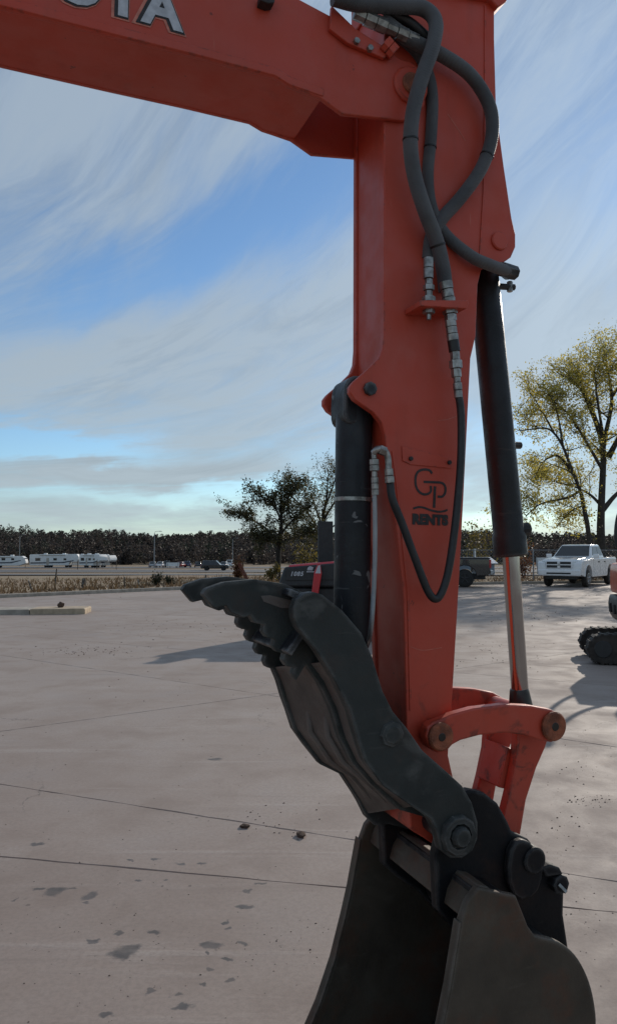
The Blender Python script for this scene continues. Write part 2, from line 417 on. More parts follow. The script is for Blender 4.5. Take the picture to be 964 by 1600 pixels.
def box_me(name, x0, x1, y0, y1, z0, z1):
    v = [(x, y, z) for x in (x0, x1) for y in (y0, y1) for z in (z0, z1)]
    return fixn(mesh(name, v, [(0, 1, 3, 2), (4, 6, 7, 5), (0, 4, 5, 1), (2, 3, 7, 6), (0, 2, 6, 4), (1, 5, 7, 3)]))
def box(name, x0, x1, y0, y1, z0, z1, mat, parent=None, bevel=.01, seg=2):
    return link(name, box_me(name, x0, x1, y0, y1, z0, z1), mat, parent, 40, bevel, seg)
def hexa(name, b, t, mat, parent=None, bevel=.02, seg=2):
    """b,t: four corners each (x,y,z)"""
    return link(name, fixn(mesh(name, list(b)+list(t), [(0, 1, 2, 3), (4, 5, 6, 7), (0, 1, 5, 4), (1, 2, 6, 5), (2, 3, 7, 6), (3, 0, 4, 7)])), mat, parent, 40, bevel, seg)
def copy_tree(o, parent=None):
    c = o.copy(); col.objects.link(c); c.parent = parent
    for ch in o.children: copy_tree(ch, c)
    return c
def text_mesh(name, s, size, offset=0., extrude=.0004, shear=0., space=1.0, align='LEFT'):
    cu = bpy.data.curves.new(name, 'FONT'); cu.body = s; cu.size = size; cu.offset = offset; cu.extrude = extrude; cu.shear = shear
    cu.space_character = space; cu.align_x = align; cu.resolution_u = 4
    o = bpy.data.objects.new(name, cu); col.objects.link(o); bpy.context.view_layer.update()
    dg = bpy.context.evaluated_depsgraph_get(); me = bpy.data.meshes.new_from_object(o.evaluated_get(dg)); bpy.data.objects.remove(o); bpy.data.curves.remove(cu)
    me.name = name; return me

# photograph geometry: a measured image point and a distance give a place in the yard
cp, sp_ = math.cos(PITCH), math.sin(PITCH)
def ray(px, py):
    u = (px-482)/1155; v = (800-py)/1155
    return Vector((u, cp-v*sp_, sp_+v*cp))
def gnd(px, py, z=0.):
    d = ray(px, py); return d*((z-EYE)/d.z) + Vector((0, 0, EYE))
def at(px, py, Y):
    d = ray(px, py); return d*(Y/d.y) + Vector((0, 0, EYE))

# ================================================================== THE SETTING
KERB = [(-60, -27.5), (-24, 11.6), (-10.4, 26.4), (-5.4, 31.6), (9.8, 36.9), (34, 43), (90, 52)]
def kerb_y(x):
    for (a, b) in zip(KERB, KERB[1:]):
        if x <= b[0] or b is KERB[-1]: return a[1]+(b[1]-a[1])*(x-a[0])/(b[0]-a[0])
# make the lot outline convex: the bound is the minimum of the segment lines
def lot_poly():
    return [(-60, -30), (90, -30)] + KERB[::-1]
LINES = [((0, 1225), (885, 1365)), ((0, 1338), (964, 1425)), ((245, 1060), (880, 1155)), ((715, 1047), (830, 1065)),
         ((0, 1143), (400, 1088)), ((0, 975), (100, 985))]
lines = []
for a, b in LINES:
    g, h = gnd(*a), gnd(*b); d = Vector((h.x-g.x, h.y-g.y)).normalized(); lines.append((Vector((g.x, g.y)), Vector((-d.y, d.x))))
# one line straightened and further joints of the pour beyond
d1 = Vector((math.cos(R(-30)), math.sin(R(-30)))); d2 = Vector((math.cos(R(55)), math.sin(R(55))))
lines[3] = (Vector((2.4, 9.78)), Vector((-d1.y, d1.x)))
lines[5] = (Vector((-6.0, 16.0)), Vector((-d1.y, d1.x)))
for k in range(0, 5): lines.append((Vector((-6.0, 16.0))+Vector((-d1.y, d1.x))*(3.9*(k+1)), Vector((-d1.y, d1.x))))
for off in (3.8, 7.6, 11.4, 15.2, -9.5, -13.3, -17.1, -20.9): lines.append((Vector((-.5, 5.0))+Vector((d2.y, -d2.x))*off, Vector((-d2.y, d2.x))))
def split(poly, P, N, gap):
    out = []
    for sgn in (1, -1):
        q = []; dist = [sgn*((Vector(p)-P).dot(N))-gap for p in poly]
        for i in range(len(poly)):
            j = (i+1) % len(poly); a, b = dist[i], dist[j]
            if a >= 0: q.append(poly[i])
            if a*b < 0: t = a/(a-b); q.append((poly[i][0]+(poly[j][0]-poly[i][0])*t, poly[i][1]+(poly[j][1]-poly[i][1])*t))
        if len(q) > 2: out.append(q)
    return out
def area(p): return abs(sum(p[i][0]*p[(i+1) % len(p)][1]-p[(i+1) % len(p)][0]*p[i][1] for i in range(len(p))))/2
polys = [lot_poly()]
for k, (P, N) in enumerate(lines):
    nxt = []
    for p in polys: nxt += split(p, P, N, .0032 if k < 6 else .005)
    polys = [p for p in nxt if area(p) > .02]
for px, py, a, bq, an in [(90, 1392, .075, .04, .5), (140, 1400, .06, .035, .9), (60, 1389, .05, .015, 0), (195, 1487, .07, .05, -.4), (330, 1477, .06, .032, .1),
        (385, 1418, .055, .03, .4), (385, 1392, .04, .018, .5), (282, 1350, .045, .016, 0), (245, 1343, .03, .012, 0), (315, 1351, .02, .012, 0), (200, 1345, .028, .012, 0),
        (218, 1375, .02, .012, 0), (375, 1472, .035, .018, -.3), (353, 1440, .02, .014, 0), (357, 1452, .025, .016, -.5), (358, 1500, .028, .014, 0), (325, 1515, .026, .014, 0),
        (356, 1533, .03, .02, .5), (320, 1537, .02, .012, .3), (288, 1575, .035, .02, 0), (232, 1549, .02, .025, 0), (162, 1590, .05, .022, .2), (183, 1455, .035, .02, .2),
        (240, 1456, .03, .015, -.5), (142, 1472, .03, .018, -.6), (22, 1406, .02, .012, 0), (115, 1388, .03, .01, 0), (60, 1318, .06, .02, .1), (405, 1380, .05, .01, .3),
        (335, 1186, .09, .03, 0), (278, 1555, .03, .012, .2), (322, 1490, .025, .012, -.6), (262, 1375, .02, .01, 0), (135, 1411, .025, .014, .3)]:
    g = gnd(px, py); STAINS.append((g.x, g.y, a*.78, bq*1.1, an))
concrete_mat('concrete', False); concrete_mat('concrete_spotted', True)
pave = empty('pavement'); tag(pave, kind='structure')
def slab_me(p):
    """a slab with joint edges that wander a little, a shallow arris, and 6 cm of depth"""
    rr = random.Random(int(area(p)*1000)); q = []
    n = len(p); cx = sum(a[0] for a in p)/n; cy = sum(a[1] for a in p)/n
    for i in range(n):
        a, b = Vector(p[i]), Vector(p[(i+1) % n]); L = (b-a).length; near = min(a.length, b.length, ((a+b)/2).length) < 14
        k = max(1, min(60, int(L/.07))) if near else 1
        nn = Vector((-(b-a).y, (b-a).x)).normalized()
        for s in range(k):
            c = a.lerp(b, s/k); e = (.0030*math.sin(s*1.7+i)+rr.uniform(-.0035, .0035)) if 0 < s else 0
            q.append(c+nn*e)
    m = len(q); C = Vector((cx, cy)); v = []
    ins = []
    for c in q:
        dd = (C-c); ins.append(c+dd.normalized()*min(.005, dd.length*.1))
    v = [(c.x, c.y, 0) for c in ins]+[(c.x, c.y, -.005) for c in q]+[(c.x, c.y, -.06) for c in q]
    f = [tuple(range(m))]+[(i, (i+1) % m, (i+1) % m+m, i+m) for i in range(m)]+[(i+m, (i+1) % m+m, (i+1) % m+2*m, i+2*m) for i in range(m)]
    return fixn(mesh('slab', v, f))
def inside(p, x, y):
    c = False
    for i in range(len(p)):
        (x0, y0), (x1, y1) = p[i-1], p[i]
        if (y0 > y) != (y1 > y) and x < (x1-x0)*(y-y0)/(y1-y0)+x0: c = not c
    return c
for p in polys: link('slab', slab_me(p), 'concrete_spotted' if any(inside(p, q[0], q[1]) for q in STAINS) else 'concrete', pave)
tag(link('ground', mesh('ground', [(x, y, -.09) for x, y in lot_poly()], [tuple(range(len(lot_poly())))]), 'sub_soil'), kind='structure')

# kerb along the edge of the yard
kp = [Vector((x, y)) for x, y in KERB]
v = []; f = []
prof = [(0, -.08), (0, .11), (.02, .13), (.17, .13), (.17, -.2)]
for i, p in enumerate(kp):
    d = (kp[min(i+1, len(kp)-1)]-kp[max(i-1, 0)]).normalized(); nn = Vector((-d.y, d.x))
    for (o_, z) in prof: v.append((p.x+nn.x*(o_+.01), p.y+nn.y*(o_+.01), z))
m_ = len(prof)
for i in range(len(kp)-1):
    for k in range(m_-1): f.append((i*m_+k, i*m_+k+1, (i+1)*m_+k+1, (i+1)*m_+k))
tag(link('kerb', fixn(mesh('kerb', v, f)), 'concrete_kerb', None, 30), kind='structure')

# fields falling away beyond the kerb, then a low wooded ridge
ROWS = [(.2, .10), (1.5, .12), (4, .05), (9, -.10), (18, -.30), (30, -.62), (45, -.95), (62, -1.30), (85, -1.60), (112, -1.95), (150, -2.45), (190, -2.95), (235, -3.2), (270, -2.6), (320, .6), (380, 4.8), (450, 8.2), (560, 8.8), (760, 8.0), (1100, 8), (2500, 5), (5500, 4)]
def terrain_z(d): return float(np.interp(d, [r[0] for r in ROWS], [r[1] for r in ROWS]))
XS = [-3000, -1200, -600, -350, -220, -140, -95, -60, -42, -24, -17, -10.4, -5.4, 2, 9.8, 20, 34, 60, 90, 130, 200, 320, 600, 1200, 3000]
def ky(x):
    x = max(-60, min(90, x)); return kerb_y(x)
def field_pt(x, d):
    base = ky(x)*max(0., 1-d/45)+34*min(1., d/45)
    return base+d
v = []; f = []
rr = random.Random(5)
for (d, z) in ROWS:
    for x in XS: v.append((x, field_pt(x, d), z+(rr.uniform(-.05, .05) if 1 < d < 100 else 0)))
nx = len(XS)
for i in range(len(ROWS)-1):
    for k in range(nx-1): f.append((i*nx+k, i*nx+k+1, (i+1)*nx+k+1, (i+1)*nx+k))
tag(link('field', fixn(mesh('field', v, f)), 'field', None, 180), kind='structure')
def ground_z(x, y):
    """height of the field under a point beyond the kerb"""
    lo, hi = 0., 5500.
    for _ in range(40):
        mid = (lo+hi)/2
        if field_pt(x, mid) < y: lo = mid
        else: hi = mid
    return terrain_z(lo)
def stand(px, py_guess, Y):
    """a place on the field below image column px at distance Y"""
    x = (px-482)/1155*Y; return Vector((x, Y, ground_z(x, Y)))

def strip(name, d0, d1, mat, lift, x0=-420, x1=420, n=28):
    v = []; f = []; k = 5
    for i in range(n+1):
        x = x0+(x1-x0)*i/n
        for j in range(k+1):
            d = d0+(d1-d0)*j/k; v.append((x, field_pt(x, d), terrain_z(d)+lift))
    for i in range(n):
        for j in range(k): a = i*(k+1)+j; f.append((a, a+1, a+k+2, a+k+1))
    return tag(link(name, fixn(mesh(name, v, f)), mat, None, 180), kind='structure')
strip('road', 46, 62, 'asphalt', .07); strip('highway', 76, 112, 'asphalt', .07); strip('trailer_yard', 140, 186, 'asphalt', .07)
for d in (54,): strip('road_marking', d-.15, d+.15, 'road_line', .085)
for d in (77.2, 110.8): strip('road_marking', d-.2, d+.2, 'road_line', .085)

# low concrete island with a pale worn kerb
isl = tag(empty('kerb_island', (-5.9, 20.3, 0), R(6)), 'low tan concrete kerb island set in the pale concrete yard', 'kerb island')
prism('kerb_block', [(-9, -.02), (-9, .10), (-1.42, .13), (-1.40, -.02)], -.95, .0, 'concrete_kerb', isl, .012)
prism('kerb_block', [(-1.38, -.02), (-1.38, .14), (-.03, .15), (0, .12), (0, -.02)], -1.0, -.1, 'kerb_tan', isl, .012)
rock_bm = bmesh.new(); bmesh.ops.create_icosphere(rock_bm, subdivisions=2, radius=1)
rr = random.Random(3)
for q in rock_bm.verts: q.co *= rr.uniform(.75, 1.15)
rock_me = bpy.data.meshes.new('clod'); rock_bm.to_mesh(rock_me); rock_bm.free(); rock_me.materials.append(MATS['dirt_clod'])
def rock(name, loc, s, label, cat, rz=0):
    o = bpy.data.objects.new(name, rock_me); col.objects.link(o); o.location = loc; o.scale = s; o.rotation_euler = (0, 0, rz); return tag(o, label, cat)
rock('stone_chunk', (-6.55, 19.7, .20), (.09, .08, .10), 'dark broken stone standing on the tan kerb island', 'stone')
for px, py, s, lb in [(470, 1307, .034, 'dark dirt clod on the concrete close to the bucket opening'), (383, 1293, .028, 'small dark dirt clod lying across the joint line in the concrete')]:
    g = gnd(px, py); rock('dirt_clod', (g.x, g.y, s*.3), (s*1.1, s*.8, s*.45), lb, 'dirt clod', px)

# crumbs of dirt and grit scattered over the yard
def scatter_crumbs():
    rr = random.Random(11); v = []; f = []
    def crumb(x, y, s):
        b = len(v); k = 6
        for i in range(k): a = i*2*math.pi/k; q = s*rr.uniform(.6, 1.3); v.append((x+q*math.cos(a), y+q*.8*math.sin(a), .0005))
        for i in range(k): a = i*2*math.pi/k+.3; q = s*rr.uniform(.3, .7); v.append((x+q*math.cos(a), y+q*.8*math.sin(a), s*rr.uniform(.35, .7)))
        for i in range(k): f.append((b+i, b+(i+1) % k, b+k+(i+1) % k, b+k+i))
        f.append(tuple(range(b+k, b+2*k)))
    for (px, py, sx, sy, n, s0, s1) in [(420, 1285, 60, 28, 45, .002, .009), (880, 1290, 60, 60, 45, .002, .008), (920, 1250, 40, 10, 60, .002, .008), (130, 1018, 80, 6, 120, .005, .016),
            (790, 1020, 60, 18, 100, .004, .013), (900, 1200, 60, 30, 30, .002, .008), (200, 1480, 200, 90, 60, .002, .005), (440, 1470, 60, 50, 25, .002, .005), (900, 1420, 50, 60, 35, .002, .006),
            (850, 960, 80, 14, 90, .008, .022), (300, 980, 150, 20, 90, .008, .02)]:
        for _ in range(n):
            x, y = rr.gauss(px, sx*.6), rr.gauss(py, sy*.6)
            if y < 930: continue
            g = gnd(x, y); crumb(g.x, g.y, s0+(s1-s0)*rr.random()**2.5)
    for _ in range(500):
        g = gnd(rr.uniform(-150, 1100), 930+700*rr.random()**1.6); crumb(g.x, g.y, g.y*.0005*rr.uniform(.4, 2.0))
    return mesh('grit', v, f)
tag(link('grit', scatter_crumbs(), 'dirt_clod'), 'loose crumbs of dirt scattered on the concrete yard', 'grit', kind='stuff')

# dry grass on the verge beyond the kerb
def grass_me():
    rr = random.Random(21); v = []; f = []
    for _ in range(26000):
        x = rr.uniform(-42, 40); d = .3+34*rr.random()**1.7; y = field_pt(x, d)
        h = rr.uniform(.06, .22)*(1+(rr.random() < .08)*1.3)
        if x > 4: h *= .55
        z = terrain_z(d); a = rr.uniform(0, math.pi); wd = rr.uniform(.02, .06); dx, dy = math.cos(a)*wd, math.sin(a)*wd; b = len(v)
        v += [(x-dx, y-dy, z-.02), (x+dx, y+dy, z-.02), (x+rr.uniform(-.12, .12), y+rr.uniform(-.1, .1), z+h)]; f.append((b, b+1, b+2))
    return mesh('grass', v, f)
tag(link('dry_grass', grass_me(), 'dry_grass'), 'dry tan grass growing on the verge beyond the kerb', 'grass', kind='stuff')

# ------------------------------------------------------------------ trees
def quads_cloud(rr, pts, size, v, f, jit=1.0, up=.0):
    for p in pts:
        n = Vector((rr.gauss(0, 1), rr.gauss(0, 1), rr.gauss(0, 1)+up)).normalized(); s, t = frame_of(n); a = rr.uniform(0, 6.28)
        u = (s*math.cos(a)+t*math.sin(a)); w2 = n.cross(u); q = size*rr.uniform(.6, 1.35)
        b = len(v); v += [p-u*q*.5, p+w2*q*.36, p+u*q*.6, p-w2*q*.36]; f.append((b, b+1, b+2, b+3))
def make_tree(name, label, limbs, rr, leaf, bark, leafsize, n_sub, sublen, twigs, leaves_per, cat='tree', group=None, droop=.0, radius_scale=1., base=None, clump=.28):
    """limbs: list of (points, r0, r1). branches grow from limbs, twigs from branches, leaves on twigs"""
    root = empty(name, base); tag(root, label, cat, group); off = Vector(base)
    vs, fs = [], []
    def add(pts, r0, r1, n):
        pts = [Vector(p)-off for p in pts]; k = len(pts)
        me = tube_me('t', pts, [r0+(r1-r0)*(i/(k-1)) for i in range(k)], n); b = len(vs)
        vs.extend([tuple(q.co) for q in me.vertices]); fs.extend([tuple(b+i for i in p.vertices) for p in me.polygons]); bpy.data.meshes.remove(me)
    lp = []
    for (pts, r0, r1) in limbs:
        sp = spline(pts, 5); add(sp, r0, r1, 8); L = len(sp)
        for _ in range(n_sub):
            i = rr.randint(int(L*.35), L-1); p = sp[i]; d = (sp[min(i+1, L-1)]-sp[max(0, i-1)]).normalized()
            dirn = (d*.5+Vector((rr.gauss(0, .8), rr.gauss(0, .8), rr.gauss(.25-droop, .6)))).normalized(); ln = sublen*rr.uniform(.5, 1.2)
            q = [p]; dd = dirn.copy()
            for k in range(5):
                dd = (dd+Vector((rr.gauss(0, .18), rr.gauss(0, .18), rr.gauss(.05-droop*.3, .16)))).normalized(); q.append(q[-1]+dd*ln/5)
            rb = (r0+(r1-r0)*i/(L-1))*.45
            add(q, max(rb, .015), .006, 5)
            for _t in range(twigs):
                j = rr.randint(1, 5); pp = q[j]; td = (dd*.4+Vector((rr.gauss(0, .9), rr.gauss(0, .9), rr.gauss(.1-droop, .7)))).normalized(); tl = sublen*.32*rr.uniform(.4, 1.2)
                e = pp+td*tl; add([pp, (pp+e)/2+Vector((0, 0, .04)), e], .010, .004, 3)
                for _l in range(leaves_per):
                    c = pp.lerp(e, rr.uniform(.3, 1.1)); lp.append(c+Vector((rr.gauss(0, clump*.5), rr.gauss(0, clump*.5), rr.gauss(0, clump*.5)))-off)
    link('trunk', mesh('trunk', vs, fs), bark, root, 180)
    v, f = [], []; quads_cloud(rr, lp, leafsize, v, f)
    link('crown', mesh('crown', v, f), leaf, root)
    return root
# the big cottonwoods behind the white pickup
YT = 41.
def T(px, py, dy=0.): return at(px, py, YT+dy)
z0 = lambda p: Vector((p.x, p.y, ground_z(p.x, p.y)-.05))
b1 = z0(T(922, 860)); b2 = z0(T(940, 860, 1.5))
thin = [([b1, T(919, 835), T(911, 790), T(906, 767), T(893, 735), T(879, 698), T(865, 677), T(849, 669, .5), T(812, 673, 1)], .155, .03),
        ([T(906, 767), T(884, 778, -.6), T(845, 787, -1.0), T(821, 806, -1.4)], .09, .02), ([T(893, 735), T(870, 712, 1), T(848, 722, 1.6), T(833, 750, 2)], .08, .02),
        ([T(911, 790), T(890, 800, 1.2), T(868, 825, 2)], .06, .015), ([T(879, 698), T(870, 645, -.5), T(855, 612, -1)], .07, .02), ([T(865, 677), T(845, 640, .8), T(826, 612, 1.2)], .06, .015)]
make_tree('cottonwood_tree', 'slender leaning tree trunk with thin yellow green leaves behind the white pickup', thin, random.Random(4), 'leaf_cotton', 'bark', .11, 14, 1.9, 12, 11, base=b1, clump=.34)
U = lambda px, py, dy=0: at(px, py, YT+1.5+dy)
thick = [([b2, U(938, 835), U(939, 788), U(942, 721), U(943, 690), U(955, 630), U(950, 585), U(946, 562)], .28, .04),
         ([U(942, 700), U(932, 665), U(919, 633), U(909, 612), U(893, 596, .4), U(868, 581, 1)], .16, .03), ([U(950, 714), U(966, 684, -.6), U(990, 640, -1), U(1010, 590, -1)], .18, .03),
         ([U(943, 690), U(925, 640, 1.4), U(907, 595, 2), U(900, 565, 2.2)], .12, .02), ([U(939, 790), U(920, 772, 1), U(895, 760, 2), U(862, 752, 2.6)], .10, .02),
         ([U(939, 800), U(965, 770, .5), U(1000, 750, 1), U(1040, 742, 1.5)], .16, .03), ([U(941, 735), U(915, 690, -1.2), U(890, 650, -2), U(862, 625, -2.4)], .10, .02),
         ([U(955, 620), U(975, 590, .4), U(985, 560, .6)], .10, .02), ([U(990, 640, -1), U(1030, 610, -1), U(1060, 580, -1)], .10, .02), ([U(943, 690), U(932, 620, -1), U(928, 575, -1.2)], .10, .02)]
make_tree('cottonwood_tree', 'tall thick trunked tree with sparse yellow green leaves rising behind the white pickup cab', thick, random.Random(9), 'leaf_cotton', 'bark', .11, 16, 2.0, 12, 11, base=b2, clump=.36)
# dark oak and pale tree left of the stick
YO = 44.
O_ = lambda px, py, dy=0: at(px, py, YO+dy)
bo = z0(O_(435, 890))
oak = [([bo, O_(435, 870), O_(437, 845), O_(440, 815), O_(438, 790)], .17, .07), ([O_(437, 850), O_(415, 825), O_(390, 810), O_(370, 800, .3)], .08, .02), ([O_(438, 835), O_(460, 810, .4), O_(480, 795, .6)], .08, .02),
       ([O_(440, 815), O_(425, 785, -.5), O_(405, 775, -.8)], .07, .02), ([O_(438, 800), O_(452, 775), O_(460, 765)], .06, .02), ([O_(437, 850), O_(420, 845, -.8), O_(396, 838, -1.1)], .06, .02), ([O_(438, 845), O_(462, 840, -.6), O_(485, 832, -.8)], .06, .02)]
make_tree('oak_tree', 'small round crowned dark oak tree on the verge beyond the left kerb', oak, random.Random(2), 'leaf_oak', 'bark_dark', .105, 17, 1.2, 11, 10, base=bo, clump=.24)
YP = 58.
Q_ = lambda px, py, dy=0: at(px, py, YP+dy)
bp = z0(Q_(500, 890))
pale = [([bp, Q_(500, 860), Q_(503, 820), Q_(510, 780), Q_(512, 745)], .2, .04), ([Q_(501, 835), Q_(480, 800), Q_(455, 775), Q_(446, 765)], .1, .02), ([Q_(502, 820), Q_(490, 785, .6), Q_(482, 762, 1)], .08, .02),
        ([Q_(503, 815), Q_(525, 780), Q_(540, 740)], .1, .02), ([Q_(505, 800), Q_(520, 760, -.5), Q_(526, 735, -1)], .08, .02), ([Q_(501, 840), Q_(535, 810, 1), Q_(560, 790, 1)], .08, .02), ([Q_(501, 845), Q_(470, 830, -1), Q_(450, 825, -1.5)], .08, .02)]
make_tree('pale_tree', 'taller thin tree with sparse pale leaves behind the dark oak', pale, random.Random(6), 'leaf_pale', 'bark_dark', .11, 18, 2.0, 9, 6, base=bp)
def shrub(name, label, base, h, wd, n, leaf, seed, size=.09, group=None):
    rr = random.Random(seed); root = empty(name, base); tag(root, label, 'shrub', group)
    vs, fs, lp = [], [], []
    for k in range(9):
        a = rr.uniform(0, 6.28); e = Vector((math.cos(a)*wd*rr.uniform(.2, 1), math.sin(a)*wd*rr.uniform(.2, 1), h*rr.uniform(.6, 1)))
        me = tube_me('t', [(0, 0, -.05), tuple(e*.5+Vector((0, 0, .1*h))), tuple(e)], [.02, .014, .006], 4); b = len(vs)
        vs += [tuple(q.co) for q in me.vertices]; fs += [tuple(b+i for i in p.vertices) for p in me.polygons]; bpy.data.meshes.remove(me)
        for _ in range(n//9): lp.append(e*rr.uniform(.25, 1.05)+Vector((rr.gauss(0, wd*.28), rr.gauss(0, wd*.28), rr.gauss(0, h*.1))))
    for q in lp: q.z = max(q.z, .02)
    link('stems', mesh('stems', vs, fs), 'bark_dark', root); v, f = [], []; quads_cloud(rr, lp, size, v, f); link('foliage', mesh('foliage', v, f), leaf, root)
for i, (px, Y, h, wd, leaf, lb) in enumerate([(247, 33.8, .62, .28, 'leaf_oak', 'dark leafless looking shrub growing at the kerb beside a fence post'), (267, 34.6, .40, .3, 'leaf_oak', 'low dark shrub at the kerb beside the taller shrub'),
        (372, 40, 1.25, .35, 'leaf_rust', 'reddish brown shrub under the leaning rusty beam'), (425, 40, 1.0, .4, 'leaf_pale', 'pale loose shrub at the foot of the dark oak'),
        (816, 52, 2.2, .8, 'leaf_rust', 'reddish shrub beyond the chain link fence'), (800, 70, 4.2, 1.3, 'leaf_pale', 'tall pale shrub beside the bare pole beyond the fence'), (745, 95, 6.5, 2.2, 'leaf_pale', 'yellowish rounded tree shrub above the long low shed'),
        (480, 62, 3.2, 1.2, 'leaf_pale', 'yellow leaved shrub behind the dark tractor hood')]):
    shrub('shrub', lb, stand(px, 0, Y), h, wd, 420 if h < 1.5 else 700, leaf, 40+i, .07 if h < 1 else .10+.03*h)

# the wood on the ridge: one mass of many crowns
def forest_me(seed, n, y0, y1, leafsize, per, hmin, hmax, xr):
    g = np.random.default_rng(seed); x = g.uniform(*xr, n); y = g.uniform(y0, y1, n); z = np.array([ground_z(a, b) for a, b in zip(x, y)])
    h = g.uniform(hmin, hmax, n)*(1+.22*np.sin(x*.021)+.14*np.sin(x*.09))*np.where(g.random(n) < .12, 1.12, 1.); h = h*np.where(x > 10, .80, 1.); wd = h*g.uniform(.30, .50, n)
    t = g.random((n, per)); rad = wd[:, None]*(1-t**3*.85)*g.random((n, per))**.5; an = g.uniform(0, 6.283, (n, per))
    c = np.stack([x[:, None]+np.cos(an)*rad, y[:, None]+np.sin(an)*rad, z[:, None]+h[:, None]*(.03+.97*t)], -1).reshape(-1, 3)
    u = g.normal(size=c.shape); u /= np.linalg.norm(u, axis=1)[:, None]; q = g.normal(size=c.shape); q -= u*(u*q).sum(1)[:, None]; q /= np.linalg.norm(q, axis=1)[:, None]
    k = (leafsize*g.uniform(.6, 1.4, len(c)))[:, None]
    v = np.stack([c-u*k*.55, c+q*k*.34, c+u*k*.55, c-q*k*.34], 1).reshape(-1, 3)
    me = bpy.data.meshes.new('wood'); m = len(c); me.vertices.add(4*m); me.vertices.foreach_set('co', v.astype(np.float32).ravel()); me.loops.add(4*m); me.loops.foreach_set('vertex_index', np.arange(4*m, dtype=np.int32))
    me.polygons.add(m); me.polygons.foreach_set('loop_start', np.arange(0, 4*m, 4, dtype=np.int32)); me.update(calc_edges=True); me.validate(); return me
tag(link('woodland', forest_me(1, 2600, 268, 470, .8, 150, 5.5, 8.5, (-260, 240)), 'leaf_wood'), 'far bare brown woodland covering the low ridge behind the trailers', 'woodland', kind='stuff')
tag(link('evergreen_woodland', forest_me(2, 800, 275, 480, .7, 150, 5.5, 9.0, (-260, 240)), 'leaf_evergreen'), 'far dark evergreen trees mixed through the bare woodland on the ridge', 'woodland', kind='stuff')

# ================================================================== THE EXCAVATOR (boom, stick, thumb and bucket fill the picture)
MA = R(21.6); MO = Vector((.315, 2.1, 0))
XM = Vector((math.cos(MA), math.sin(MA))); YM = Vector((-math.sin(MA), math.cos(MA)))
def m2(px, py, ym):
    """image point lying on the machine's upright plane y = ym -> (x, z) of that plane"""
    d = ray(px, py); t = (ym+MO.xy.dot(YM))/(d.xy.dot(YM)); P = d*t
    return (P.xy.dot(XM)-MO.xy.dot(XM), P.z+EYE)
def m3(px, py, ym): a = m2(px, py, ym); return Vector((a[0], ym, a[1]))
def trace(pts, ym): return [m2(a, b, ym) for a, b in pts]
ex = tag(empty('excavator', MO, MA), 'large red excavator with its stick hanging down and black thumb and bucket', 'excavator')
HS = .099                                              # half width of the stick
stick = empty('stick', parent=ex)
side = [(605, -90), (772, -90), (772, 60), (775, 170), (787, 260), (799, 340), (805, 366), (805, 386), (798, 402), (785, 411), (768, 414), (752, 420), (746, 445), (743, 525), (735, 560), (724, 780), (716, 930), (706, 1100), (700, 1180),
        (712, 1235), (735, 1262), (742, 1290), (738, 1318), (722, 1334), (702, 1334), (672, 1316), (642, 1296), (636, 1200), (635, 1120), (630.6, 926), (612, 760), (604, 700), (601, 676), (596, 660), (584, 645), (568, 634), (554, 624), (547, 613), (547, 604), (553, 596), (575, 577), (592, 560), (598, 545), (600, 520), (600, 400), (600, 190), (600, 60)]
sideM = trace(side, -HS)
prism('side_plate', sideM, -HS, -HS+.022, 'red', stick, .003); prism('side_plate', sideM, HS-.022, HS, 'red', stick, .003)
core = [(605, -90), (756, -90), (757, 60), (757, 170), (755, 300), (748, 420), (742, 450), (740, 525), (732, 560), (721, 780), (713, 930), (703, 1100), (697, 1180), (700, 1250), (690, 1300), (645, 1285), (639, 1200), (638, 1120), (633.6, 926), (615, 760), (607, 700), (605, 676), (604, 640), (603, 520), (603, 400), (603, 190), (603, 60)]
prism('box_section', trace(core, -HS), -HS+.0225, HS-.0225, 'red', stick, 0)
# top flange of the stick
prism('flange', trace([(600, -110), (786, -110), (786, 8), (772, 18), (760, 4), (600, -20)], -HS), -HS-.018, HS+.018, 'red', stick, .004)
# doubler weld strips on the near face
def strip_on(name, pts, ym, wd, h, mat, parent):
    P = trace(pts, ym); v = []; f = []; n = len(P)
    for i, p in enumerate(P):
        a, b = Vector(P[max(0, i-1)]), Vector(P[min(n-1, i+1)]); d = (b-a).normalized(); nn = Vector((-d.y, d.x))*wd/2
        for (q, y) in ((nn, ym+.0005), (nn*.7, ym-h), (-nn*.7, ym-h), (-nn, ym+.0005)): v.append((p[0]+q.x, y, p[1]+q.y))
    for i in range(n-1):
        for k in range(3): f.append((i*4+k, i*4+k+1, i*4+k+5, i*4+k+4))
    f += [(0, 1, 2, 3), (4*n-4, 4*n-3, 4*n-2, 4*n-1)]
    return link(name, fixn(mesh(name, v, f)), mat, parent, 50)
strip_on('weld_bead', [(757, 10), (757, 170), (755, 300), (749, 400)], -HS, .007, .003, 'red', stick)
strip_on('weld_bead', [(613, 705), (620, 760), (637, 926), (641, 1110)], -HS, .008, .003, 'red', stick)
pc = m3(577, 608, -HS)
cyl('thumb_cylinder_pin', pc+Vector((0, -.012, 0)), pc+Vector((0, 2*HS+.012, 0)), .0185, 'black_paint', stick, 8)
pb = m3(779, 377, -HS)
cyl('cylinder_pin', pb+Vector((0, -.008, 0)), pb+Vector((0, 2*HS+.008, 0)), .027, 'red', stick, 24)
# small cover plate with bolts above the emblem
prism('cover_plate', trace([(627, 697), (703, 716), (704, 732), (640, 726), (628, 720)], -HS), -HS-.0035, -HS-.0005, 'red', stick, .001)
for a, b in ((640, 717), (700, 723)):
    q = m3(a, b, -HS); cyl('bolt', q+Vector((0, 0, 0)), q+Vector((0, -.010, 0)), .006, 'decal_dark', stick, 8)
